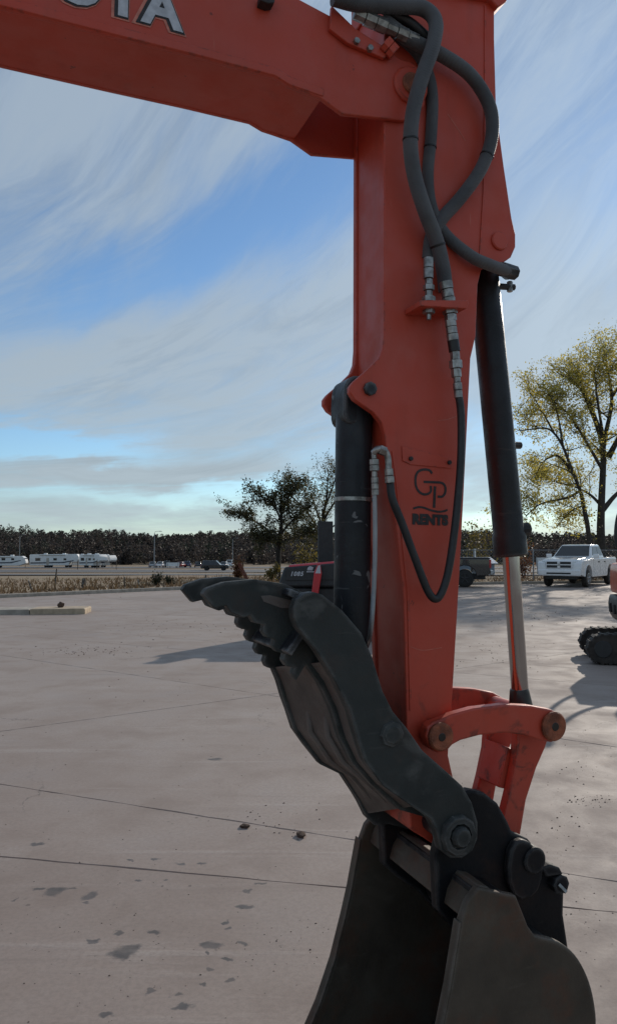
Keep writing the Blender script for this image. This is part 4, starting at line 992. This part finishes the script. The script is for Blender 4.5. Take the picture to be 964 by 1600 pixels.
def pickup(name, label, loc, rz, body, tyre, rim='rim_alloy'):
    root = tag(empty(name, loc, rz), label, 'pickup truck')
    W = .99
    low = [(2.86, .58), (2.90, .80), (2.86, 1.10), (2.70, 1.20), (1.05, 1.30), (-.95, 1.30), (-2.88, 1.30), (-2.92, .70), (-2.80, .55)]
    low += [(-2.35, .52)]+arch(-1.78, .52, .48, 9, True)[0:]+[(-1.15, .45), (1.18, .45)]+arch(1.82, .53, .48, 9, True)+[(2.45, .50)]
    bd = prism('body', low, -W, W, body, root, .07, 4)
    hexa('hood', [(2.80, -.86, 1.16), (1.05, -.93, 1.26), (1.05, .93, 1.26), (2.80, .86, 1.16)], [(2.66, -.78, 1.28), (1.10, -.84, 1.40), (1.10, .84, 1.40), (2.66, .78, 1.28)], body, root, .05, 3)
    b = [(1.25, -.93, 1.28), (-1.05, -.93, 1.28), (-1.05, .93, 1.28), (1.25, .93, 1.28)]; t = [(.35, -.70, 1.96), (-.86, -.70, 1.98), (-.86, .70, 1.98), (.35, .70, 1.96)]
    hexa('cab', b, t, body, root, .09, 4)
    ws = (b[0], b[3], t[3], t[0]); glass_on('windscreen', quad_in(ws, .05, .95, .20, .90), 'glass_dark', root, (1, 0, 1))
    glass_on('rear_window', quad_in((b[1], b[2], t[2], t[1]), .12, .88, .25, .85), 'glass_dark', root, (-1, 0, 0))
    for s, f in ((-1, (b[0], b[1], t[1], t[0])), (1, (b[3], b[2], t[2], t[3]))):
        glass_on('door_window', quad_in(f, .10, .50, .24, .86), 'glass_dark', root, (0, s, 0)); glass_on('door_window', quad_in(f, .55, .90, .24, .86), 'glass_dark', root, (0, s, 0))
        box('mirror', .92, 1.08, s*1.0-.02, s*1.22+.0, 1.30, 1.52, body if body != 'white_car' else 'white_car', root, .04) if s > 0 else box('mirror', .92, 1.08, -1.22, -.98, 1.30, 1.52, body, root, .04)
        for x in (.18, -.80): box('door_handle', x-.10, x+.10, *sorted((s*(W-.01), s*(W+.035))), 1.12, 1.17, 'plastic_black', root, .01)
        for x in (1.02, -.02, -.98): box('door_seam', x-.006, x+.006, *sorted((s*(W-.02), s*(W+.002))), .56, 1.24, 'plastic_black', root, 0)
        hexa('headlight', [(2.84, s*.60, .98), (2.88, s*.62, 1.16), (2.50, s*1.0, 1.20), (2.56, s*1.0, 1.02)], [(2.925, s*.58, .98), (2.915, s*.60, 1.17), (2.50, s*1.015, 1.21), (2.56, s*1.015, 1.02)], 'lamp_glass', root, .01)
        cyl('fog_lamp', (2.90, s*.78, .66), (2.97, s*.78, .66), .055, 'lamp_glass', root, 12)
        box('tail_light', -2.95, -2.86, *sorted((s*.84, s*1.0)), .88, 1.26, 'lamp_red', root, .015)
        wheel(root, 1.82, s*.86, .40, .28, s, tyre, rim); wheel(root, -1.78, s*.86, .40, .28, s, tyre, rim)
        prism('arch_trim', arch(1.82, .56, .50)+arch(1.82, .52, .50, 9, True), *sorted((s*(W-.02), s*(W+.02))), body, root, .01)
    box('bumper', 2.78, 2.99, -.96, .96, .52, .82, body, root, .06, 3); box('bumper_intake', 2.97, 2.997, -.55, .55, .60, .68, 'plastic_black', root, .01)
    gr = box('grille', 2.86, 2.94, -.60, .60, .86, 1.20, body, root, .03)
    for y0, y1 in ((-.55, -.06), (.06, .55)):
        for z0_, z1_ in ((.89, 1.01), (1.05, 1.17)): box('grille_opening', 2.92, 2.947, y0, y1, z0_, z1_, 'plastic_black', gr, .015)
    prism('emblem', [(2.94, .98), (2.965, .99), (2.965, 1.08), (2.94, 1.09)], -.05, .05, 'rim_alloy', gr, .008)
    box('rear_bumper', -3.05, -2.90, -.95, .95, .56, .76, 'rim_alloy', root, .03); box('underbody', -2.7, 2.7, -.70, .70, .36, .62, 'plastic_black', root, .03)
    box('bed_opening', -2.80, -1.08, -.82, .82, 1.285, 1.304, 'plastic_black', root, .005)
    for s in (-1, 1): box('bed_rail', -2.88, -1.02, *sorted((s*.84, s*.97)), 1.29, 1.35, 'plastic_black' if body == 'dark_car' else body, root, .02)
    box('tailgate_cap', -2.92, -2.82, -.84, .84, 1.29, 1.34, 'plastic_black', root, .02)
    return root
p = gnd(905, 917); pickup('pickup_truck', 'clean white pickup truck facing the yard, parked under the tall tree', (p.x+.62, p.y+1.75, 0), R(270-37), 'white_car', 'tyre_dirty')
pickup('pickup_truck', 'black pickup truck seen from its tail beside the stick and chain link fence', (5.55, 35.0, 0), R(180-12), 'dark_car', 'tyre', 'plastic_black')

def car(name, label, loc, rz, mat, h=1.45, L=4.6, suv=False, group=None, cat='car', parts=True):
    root = tag(empty(name, loc, rz), label, cat, group); W = .9; r = .34 if not suv else .38
    zb = h*.58; a, c = L*.30, -L*.30
    low = [(L/2, .45), (L/2+.03, zb*.75), (L/2-.15, zb*.92), (L*.18, zb), (-L/2+.05, zb), (-L/2, .5), (-L/2+.1, .32)]+arch(c, r+.06, .33, 7, True)+arch(a, r+.06, .33, 7, True)+[(L/2-.1, .32)]
    prism('body', low, -W, W, mat, root, .08, 3)
    xr = -L*.46 if suv else -L*.36
    b = [(L*.20, -W+.06, zb-.02), (xr, -W+.06, zb-.02), (xr, W-.06, zb-.02), (L*.20, W-.06, zb-.02)]; xt = xr+.15 if suv else xr+.5
    t = [(L*.04, -W+.25, h), (xt, -W+.25, h), (xt, W-.25, h), (L*.04, W-.25, h)]
    hexa('cabin', b, t, mat, root, .06, 3)
    glass_on('windscreen', quad_in((b[0], b[3], t[3], t[0]), .06, .94, .12, .9), 'glass_dark', root, (1, 0, 1)); glass_on('rear_window', quad_in((b[1], b[2], t[2], t[1]), .1, .9, .2, .88), 'glass_dark', root, (-1, 0, .2))
    for s, f in ((-1, (b[0], b[1], t[1], t[0])), (1, (b[3], b[2], t[2], t[3]))):
        glass_on('side_window', quad_in(f, .12, .48, .2, .86), 'glass_dark', root, (0, s, 0)); glass_on('side_window', quad_in(f, .52, .90, .2, .86), 'glass_dark', root, (0, s, 0))
        for x in (a, c): lathe('wheel', (x, s*(W-.22), r), (x, s*(W+.0), r), [(0, r*.9), (.04, r), (.18, r), (.21, r*.88), (.215, r*.62), (.20, r*.58), (.21, .03)], 'tyre', root, 18)
        box('headlight', L/2-.10, L/2+.035, *sorted((s*.5, s*.84)), zb*.72, zb*.86, 'lamp_glass', root, .02); box('tail_light', -L/2-.02, -L/2+.06, *sorted((s*.6, s*.86)), zb*.75, zb*.95, 'lamp_red', root, .02)
    return root
def on_strip(px, d, lift=.07): 
    x = 0
    for _ in range(6):
        Y = field_pt(x, d); x = (px-482)/1155*Y
    return (x, field_pt(x, d), terrain_z(d)+lift)
car('suv', 'dark grey sport utility vehicle driving on the highway behind the thumb tips', on_strip(337, 96), R(0), 'dark_car', 1.75, 4.9, True, cat='suv')
for px, d, m_, lb, rz, hh, sv in [(240, 160, 'car_silver', 'small silver car parked beside the far light pole', 95, 1.5, False), (253, 160, 'car_white', 'white car parked between the silver and dark far cars', 85, 1.5, False), (262, 163, 'dark_car', 'black sport utility vehicle in the far row of parked cars', 100, 1.8, True),
        (284, 158, 'car_red', 'dark red car parked in the far row past the white sign', 80, 1.5, False), (294, 162, 'car_blue', 'blue van like car parked in the far row', 95, 1.7, True), (310, 160, 'dark_car', 'black car in the far row directly left of the driving vehicle', 100, 1.5, False),
        (360, 162, 'car_white', 'white van parked far behind the driving vehicle', 90, 2.0, True), (352, 158, 'car_silver', 'silver sedan parked beside the far white van', 80, 1.5, False)]:
    car('parked_car', lb, on_strip(px, d), R(rz), m_, hh, 4.5, sv, 'cars parked in the far yard')
def camper(label, px, d, L, rz, H=3.2, fifth=False, stripe='rv_dark', mat='rv_white'):
    root = tag(empty('travel_trailer', on_strip(px, d), R(rz)), label, 'camper', 'campers parked in the far yard'); W = 1.25
    prof = [(-L/2, .55), (-L/2, H-.1), (-L/2+.15, H), (L/2-.9, H), (L/2-.25, H-.5), (L/2+.05, 1.5), (L/2, 1.1), (L/2-1.6, 1.05 if fifth else .55)] if not fifth else [(-L/2, .55), (-L/2, H-.1), (-L/2+.15, H), (L/2-.5, H+.1), (L/2, H-.5), (L/2+.1, 1.9), (L/2-.3, 1.55), (L/2-2.3, 1.5), (L/2-2.5, .55)]
    prism('shell', prof, -W, W, mat, root, .10, 3)
    for s in (-1, 1):
        y = sorted((s*(W-.02), s*(W+.03)))
        for (x, wd, z, hh) in ((-L*.33, 1.3, 1.75, .75), (L*.02, .9, 1.85, .6), (L*.22, .7, 1.9, .5)): box('window', x-wd/2, x+wd/2, *y, z, z+hh, 'glass_dark', root, .02)
        box('door', -L*.13-.35, -L*.13+.35, *sorted((s*(W-.02), s*(W+.02))), .7, 2.5, 'rv_tan', root, .02); prism('stripe', [(-L*.48, 1.0), (L*.20, 1.15), (L*.40, 1.75), (L*.40, 1.95), (L*.16, 1.45), (-L*.48, 1.35)], *sorted((s*(W-.02), s*(W+.012))), stripe, root, 0)
        box('awning', -L*.30, L*.22, *sorted((s*W, s*(W+.14))), H-.32, H-.16, 'rv_tan', root, .03)
        for x in (-L*.10, -L*.10-.9): lathe('wheel', (x, s*(W-.3), .36), (x, s*(W-.02), .36), [(0, .3), (.03, .36), (.25, .36), (.28, .2)], 'tyre', root, 14)
    for x in (-L*.2, L*.18): box('roof_unit', x-.4, x+.4, -.4, .4, H-.02, H+.33, 'rv_white', root, .08)
    box('front_cap', L/2-.45, L/2-.1, -W+.05, W-.05, H-.75, H-.45, stripe, root, .05); cyl('jack', (L/2-.4, 0, -.05), (L/2-.4, 0, 1.4 if fifth else .7), .06, 'plastic_black', root, 8)
    return root
camper('white travel trailer with sloped nose parked apart left of the others', 8, 150, 11, 6, 2.9)
camper('long white camper trailer with dark stripe at the row end', 88, 160, 12.5, 4, 3.4, True)
camper('tan striped camper trailer in the middle of the row', 118, 166, 11, 12, 3.3, False, 'rv_tan')
camper('white fifth wheel camper with big dark graphic on its nose', 147, 154, 8, -35, 3.3, True)
camper('short white camper with dark nose at the far row end', 163, 160, 7, -30, 3.1, True, 'rv_dark')
p = on_strip(271, 150); sg = tag(empty('white_sign', p), 'low white sign board in front of the far parked cars', 'sign'); box('board', -1.6, 1.6, -.06, .06, .35, 1.3, 'rv_white', sg, .02)
for x in (-1.3, 1.3): box('post', x-.06, x+.06, -.08, -.061, -.1, 1.2, 'galv', sg, 0)
def light_pole(px, d, h, lb, grp=None):
    root = tag(empty('light_pole', on_strip(px, d, 0)), lb, 'light pole', grp); lathe('pole', (0, 0, -.2), (0, 0, h), [(0, .16), (h*.5, .12), (h, .08)], 'galv', root, 10)
    tube('arm', [(0, 0, h-.05), (.5, 0, h+.12), (1.2, 0, h+.15)], .05, 'galv', root, 6); box('lamp_head', 1.1, 1.8, -.16, .16, h+.07, h+.22, 'galv', root, .03)
light_pole(242, 150, 9, 'tall light pole standing among the far parked cars'); light_pole(32, 205, 10, 'light pole at the wood edge behind the lone trailer'); light_pole(364, 210, 9, 'light pole at the wood edge beside the dark oak crown')

# fence posts on the verge
def fence_post(px, py0, py1, Y, lean, r, lb, mat='wood_post'):
    b = stand(px, 0, Y); h = (py1-py0)/1155*Y
    o = tag(empty('fence_post', b), lb, 'fence post', 'old fence posts on the verge'); lathe('shaft', (0, 0, -.1), (lean*h, 0, h), [(0, r), (h*.95, r*.85), (h+.08, r*.6)], mat, o, 8)
    for k in (.45, .8): lathe('wire_staple', (lean*h*k, -r-.01, h*k), (lean*h*k, -r-.01, h*k+.05), [(0, .012), (.05, .012)], 'galv', o, 5)
for a in [(87, 893, 926, 31, .10, .035, 'tall thin fence post tilting right beside the yard kerb'), (54, 911, 929, 29, -.45, .04, 'short fence post leaning hard over left'), (133, 908, 925, 31, 0, .11, 'thick squat upright wooden post near the kerb island'),
          (196, 905, 921, 33, 0, .045, 'plain upright thin post right of the thick squat post'), (217, 909, 921, 33.5, .02, .04, 'short pale thin post beside the dark kerb shrub', 'galv'), (262, 899, 916, 35, 0, .05, 'dark upright post between the two kerb shrubs'), (322, 896, 906, 48, 0, .05, 'small post farther out in the grass near the highway')]: fence_post(*a)
for px, d, lb in ((153, 120, 'thin roadside marker post before the camper with the dark nose graphic'), (183, 120, 'thin roadside marker post standing past the last camper of the row'), (123, 120, 'thin roadside marker post before the tan striped camper')):
    b = on_strip(px, d, 0); o = tag(empty('marker_post', b), lb, 'marker post', 'marker posts by the highway'); lathe('shaft', (0, 0, -.1), (0, 0, 2.2), [(0, .08), (2.2, .08)], 'wood_post', o, 6); box('reflector', -.06, .06, -.11, -.08, 1.85, 2.1, 'lamp_glass', o, 0)
# rusty beam leaning out of the scrub
bb = stand(386, 0, 39.); o = tag(empty('leaning_beam', bb), 'rusty red steel beam leaning out of the reddish shrub', 'steel beam')
tube('web', [(.15, 0, -.1), (-.42, 0, 1.05)], .035, 'rusty_steel', o, 4)
for s in (-1, 1): tube('flange', [(.15+.06*s, 0, -.1+.03*s), (-.42+.06*s, 0, 1.05+.03*s)], .03, 'rusty_steel', o, 4)

# ------------------------------------------------------------------ right background: fence, sheds, poles
cf = tag(empty('chain_link_fence', (9.8, 38.2, 0)), 'grey chain link fence with thin posts behind the parked pickups', 'fence')
fx = [-4.6, -1.35, 1.9, 5.15, 8.4, 11.65, 14.9]
for x in fx: cyl('post', (x, x*.22, -.1), (x, x*.22, 1.75), .035, 'galv', cf, 10)
for z in (1.7,): tube('top_rail', [(fx[0], fx[0]*.22, z), (fx[-1], fx[-1]*.22, z)], .022, 'galv', cf, 6)
v = []; f = []
def wire(p, q, r=.004):
    p, q = Vector(p), Vector(q); d = (q-p).normalized(); s, t = frame_of(d); b = len(v)
    for e in (p, q):
        for k in range(3): a = k*2.094; v.append(e+(s*math.cos(a)+t*math.sin(a))*r)
    for k in range(3): f.append((b+k, b+(k+1) % 3, b+3+(k+1) % 3, b+3+k))
x = fx[0]
while x < fx[-1]:
    for dx in (-1.65, 1.65):
        e = x+dx; a0, a1 = max(fx[0], min(fx[-1], x)), max(fx[0], min(fx[-1], e))
        wire((x, x*.22, .05), (a1, a1*.22, .05+1.65*abs(a1-x)/1.65))
    x += .17
mo = link('wire_mesh', mesh('wire_mesh', v, f), 'galv', cf); mo['kind'] = 'stuff'
sh_ = tag(empty('shed', stand(700, 0, 84)), 'long low shed with pale metal roof beyond the fence', 'shed')
box('wall', -6, 5.2, 0, 6, -.3, 1.35, 'wall_blue', sh_, .02); hexa('roof', [(-6.3, -.4, 1.3), (5.5, -.4, 1.3), (5.5, 3, 1.95), (-6.3, 3, 1.95)], [(-6.3, -.4, 1.38), (5.5, -.4, 1.38), (5.5, 3, 2.03), (-6.3, 3, 2.03)], 'roof_metal', sh_, .01)
hexa('roof', [(-6.3, 3, 1.95), (5.5, 3, 1.95), (5.5, 6.4, 1.3), (-6.3, 6.4, 1.3)], [(-6.3, 3, 2.03), (5.5, 3, 2.03), (5.5, 6.4, 1.38), (-6.3, 6.4, 1.38)], 'roof_metal', sh_, .01)
for x in (-3, 0, 3): box('window', x-.5, x+.5, -.03, .05, .4, 1.0, 'glass_dark', sh_, .01)
cyl('vent_pipe', (3.3, 1.5, 1.5), (3.3, 1.5, 3.0), .13, 'rv_white', sh_, 10)
un = tag(empty('utility_box', stand(846, 0, 92)), 'small white louvred cabinet on the field beyond the pickup', 'cabinet')
box('body', -.6, .6, 0, .6, 1.0, 2.1, 'wall_pale', un, .03)
for k in range(3): box('door', -.58+k*.39, -.21+k*.39, -.05, .02, 1.05, 2.05, 'rv_white', un, .02)
for x in (-.5, .5): box('leg', x-.05, x+.05, .2, .4, -.2, 1.0, 'galv', un, 0)
ps = tag(empty('utility_pole', stand(807, 0, 62)), 'bare wooden utility pole between the bucket cylinder and the white pickup', 'pole')
lathe('shaft', (0, 0, -.2), (0, 0, 4.1), [(0, .15), (4.1, .11)], 'wood_post', ps, 10); box('crossarm', -.5, .5, -.16, -.11, 3.4, 3.52, 'wood_post', ps, .01); box('insulator', -.06, .06, -.06, .06, 4.1, 4.3, 'rv_white', ps, .02)

# ------------------------------------------------------------------ compact excavator cut by the right edge
g = gnd(955, 1050)
me_ = tag(empty('compact_excavator', (g.x+1.10, g.y+.95, 0), R(-14)), 'small orange compact excavator on rubber tracks, dark bumper low at its tail', 'excavator')
def track(y):
    tk = empty('track', parent=me_); prof = chaikin([(-1.02, .05), (-.86, .0), (.86, .0), (1.02, .05), (1.10, .22), (1.00, .40), (.84, .45), (-.84, .45), (-1.00, .40), (-1.10, .22)], 1)
    prism('belt', [(a*.99, .225+(b-.225)*.975) for a, b in prof], y-.14, y+.14, 'tyre_dirty', tk, .015)
    # lugs round the belt
    P = [Vector((a, b)) for a, b in prof]; P.append(P[0]); Ls = [0]
    for i in range(len(P)-1): Ls.append(Ls[-1]+(P[i+1]-P[i]).length)
    n = 44
    lug = None
    for k in range(n):
        s = Ls[-1]*k/n; i = max(j for j in range(len(Ls)-1) if Ls[j] <= s); t = (s-Ls[i])/(Ls[i+1]-Ls[i]); c = P[i].lerp(P[i+1], t); d = (P[i+1]-P[i]).normalized()
        if lug is None: lug = box_me('lug', -.020, .020, -.15, .15, -.005, .030); lug.materials.append(MATS['tyre_dirty'])
        o = bpy.data.objects.new('lug', lug); col.objects.link(o); o.parent = tk; o.location = (c.x, y, c.y); o.rotation_euler = (0, -math.atan2(d.y, d.x), 0)
        o.location.z = max(o.location.z, .007)
    for x in (-.86, .86): cyl('sprocket', (x, y-.15, .225), (x, y+.15, .225), .13, 'plastic_black', tk, 16)
    for x in (-.45, 0, .45): cyl('roller', (x, y-.148, .12), (x, y+.148, .12), .07, 'plastic_black', tk, 12)
for y in (-.45, .45): track(y)
box('undercarriage', -.5, .5, -.31, .31, .2, .50, 'plastic_black', me_, .02)
bx_ = lambda n, *a: box(n, *a, me_, .05, 3)
prism('tail_bumper', chaikin([(-.52, .55), (-.60, .62), (-.64, .78), (-.62, .94), (-.58, .97), (.55, .97), (.58, .55)], 1), -.46, .46, 'plastic_black', me_, .03)
prism('engine_hood', chaikin([(-.56, .98), (-.60, 1.02), (-.60, 1.38), (-.55, 1.46), (.0, 1.46), (.05, .98)], 1), -.46, .46, 'orange_body', me_, .03)
for y in (-.2, .2): box('vent', -.655, -.60, y-.06, y+.06, .70, .84, 'tyre', me_, .01)
box('tail_light', -.625, -.59, -.43, -.33, .985, 1.06, 'lamp_red', me_, .01); box('label_plate', -.607, -.597, -.40, -.30, 1.28, 1.36, 'yellow', me_, .002)
prism('floor_deck', [(.02, .98), (.9, .98), (.9, .85), (.02, .85)], -.46, .46, 'plastic_black', me_, .01)
tube('roll_hoop', spline([(-.30, -.42, 1.44), (-.44, -.43, 1.60), (-.50, -.43, 1.85), (-.47, -.42, 2.15), (-.40, -.36, 2.33), (-.38, -.15, 2.40), (-.38, .15, 2.40), (-.40, .36, 2.33), (-.47, .42, 2.15), (-.50, .43, 1.85), (-.44, .43, 1.60), (-.30, .42, 1.44)], 6), .032, 'plastic_black', me_, 12)
prism('seat', [(.05, 1.46), (.05, 1.95), (.14, 1.95), (.2, 1.55), (.5, 1.52), (.5, 1.42)], -.22, .22, 'plastic_black', me_, .03)
bo_ = empty('front_boom', parent=me_)
prism('lower_boom', [(.9, .75), (1.0, 1.0), (1.5, 1.25), (2.1, 1.45), (2.15, 1.32), (1.6, 1.08), (1.2, .85), (1.1, .72)], -.08, .08, 'orange_body', bo_, .01); prism('dipper', [(2.05, 1.5), (2.2, 1.48), (2.42, .72), (2.3, .68)], -.06, .06, 'orange_body', bo_, .01)
prism('bucket', [(2.2, .75), (2.4, .72), (2.45, .45), (2.2, .18), (1.95, .25), (2.15, .5)], -.2, .2, 'bucket_black', bo_, .01)
prism('dozer_blade', [(1.25, .05), (1.32, .04), (1.36, .35), (1.28, .38), (1.24, .2)], -.62, .62, 'plastic_black', me_, .01); box('blade_arm', .5, 1.25, -.3, .3, .2, .28, 'plastic_black', me_, .01)

# ------------------------------------------------------------------ dark tractor hidden behind the thumb
tr = tag(empty('tractor', (.58, 14.2, 0), R(176)), 'dark tractor with numbered hood panel and bright red loader post, behind the thumb', 'tractor')
# local +x points to the left in the picture
hexa('hood', [(-.05, -.36, .95), (1.15, -.33, .95), (1.15, .33, .95), (-.05, .36, .95)], [(-.05, -.33, 1.42), (1.02, -.28, 1.33), (1.02, .28, 1.33), (-.05, .33, 1.42)], 'plastic_black', tr, .05, 3)
hexa('side_panel', [(.0, .352, 1.10), (.98, .330, 1.08), (.98, .338, 1.30), (.0, .352, 1.38)], [(.0, .372, 1.10), (.98, .352, 1.08), (.98, .342, 1.30), (.0, .362, 1.38)], 'plastic_black', tr, .004)
hexa('top_stripe', [(-.06, -.30, 1.41), (.95, -.26, 1.33), (.95, .26, 1.33), (-.06, .30, 1.41)], [(-.06, -.26, 1.45), (.93, -.20, 1.37), (.93, .20, 1.37), (-.06, .26, 1.45)], 'red_panel', tr, .01)
me1 = text_mesh('lettering', '1085', .11, .004, .001, .25, 1.15)
o = link('lettering', me1, 'decal_silver', tr); o.matrix_local = Matrix.Translation((.90, .380, 1.17)) @ Matrix.Rotation(math.pi, 4, 'Z') @ Matrix.Rotation(math.pi/2, 4, 'X')
prism('emblem', [(.58, 1.27), (.48, 1.27), (.46, 1.33), (.53, 1.35), (.57, 1.32)], .372, .382, 'decal_silver', tr, .002); box('emblem', .45, .59, .372, .382, 1.235, 1.255, 'decal_silver', tr, 0)
prism('loader_post', [(.52, .62), (.40, .62), (.30, 1.22), (.33, 1.40), (.37, 1.40), (.44, 1.25)], .42, .52, 'red_panel', tr, .01); prism('post_decal', [(.32, 1.22), (.33, 1.37), (.37, 1.36), (.42, 1.22)], .521, .524, 'decal_silver', tr, 0)
box('chassis', -1.5, 1.1, -.28, .28, .45, .95, 'plastic_black', tr, .04); prism('seat', [(-.75, 1.0), (-1.15, 1.0), (-1.22, 1.55), (-1.12, 1.55), (-1.05, 1.15), (-.75, 1.12)], -.24, .24, 'plastic_black', tr, .03)
for s in (-1, 1):
    wheel(tr, .75, s*.52, .36, .24, s, 'tyre', 'red_panel', 24); wheel(tr, -.95, s*.62, .58, .34, s, 'tyre', 'red_panel', 28)
    prism('fender', [(-.25, .95), (-.40, 1.18), (-.95, 1.26), (-1.45, 1.15), (-1.45, 1.09), (-.95, 1.20), (-.44, 1.12), (-.30, .92)], *sorted((s*.46, s*.78)), 'plastic_black', tr, .01)
tube('steering_wheel', [(-.55+.17*math.cos(a*.5236)*.5, .17*math.sin(a*.5236), 1.45+.17*math.cos(a*.5236)*.8) for a in range(13)], .014, 'plastic_black', tr, 6)
# forklift behind the tractor, its black mast rising beside the thumb cylinder
fk = tag(empty('forklift', (.34, 15.5, 0), R(180)), 'black forklift with an upright mast, parked behind the red trimmed tractor', 'forklift')
for y in (-.42, .30): box('mast_rail', -.16, .14, y, y+.12, .08, 2.24, 'plastic_black', fk, .01)
for z in (.5, 1.35, 2.10): box('mast_crossbar', -.06, .06, -.30, .30, z, z+.12, 'plastic_black', fk, .01)
box('lift_cylinder', -.05, .05, -.05, .05, .5, 2.0, 'black_paint', fk, .02)
for y in (-.14, .14): box('chain', .07, .09, y-.02, y+.02, .7, 2.1, 'plastic_black', fk, 0)
for y in (-.30, .30): prism('fork', [(.16, .75), (.21, .75), (.23, .11), (1.2, .08), (1.2, .06), (.16, .06)], y-.06, y+.06, 'plastic_black', fk, .005)
box('carriage', .141, .16, -.45, .45, .35, .80, 'plastic_black', fk, .01)
prism('body', chaikin([(-.25, .3), (-.25, .95), (-.6, 1.0), (-.9, .95), (-1.0, 1.2), (-1.75, 1.15), (-1.85, .9), (-1.8, .3)], 1), -.50, .50, 'plastic_black', fk, .03)
for y in (-.46, .46): tube('guard_post', [(-.35, y, .95), (-.6, y*.95, 2.05), (-1.35, y*.95, 2.08), (-1.55, y, 1.15)], .03, 'plastic_black', fk, 8); wheel(fk, -.25, y, .30, .2, 1 if y > 0 else -1, 'tyre', 'plastic_black', 20); wheel(fk, -1.45, y, .27, .2, 1 if y > 0 else -1, 'tyre', 'plastic_black', 20)
box('guard_roof', -1.38, -.58, -.46, .46, 2.08, 2.12, 'plastic_black', fk, .01)
# yellow hay rake standing farther back
hr = tag(empty('hay_rake', stand(484, 0, 47.)), 'yellow wheel rake standing behind the dark tractor hood', 'hay rake')
tube('frame', [(-1.1, 0, .75), (0, .1, .95), (1.1, 0, .85)], .05, 'yellow', hr, 8)
for x in (-.55, .45):
    rg = tube('rake_wheel', [(x+.62*math.cos(a*.2618), .15, .62+.62*math.sin(a*.2618)) for a in range(25)], .025, 'plastic_black', hr, 6)
    for k in range(12): a = k*.5236; tube('tine', [(x, .15, .62), (x+.70*math.cos(a), .15, .62+.70*math.sin(a))], .010, 'yellow', rg, 4)
box('drawbar', -.06, .06, -1.4, .1, .55, .66, 'yellow', hr, .01)
bpy.context.view_layer.update()
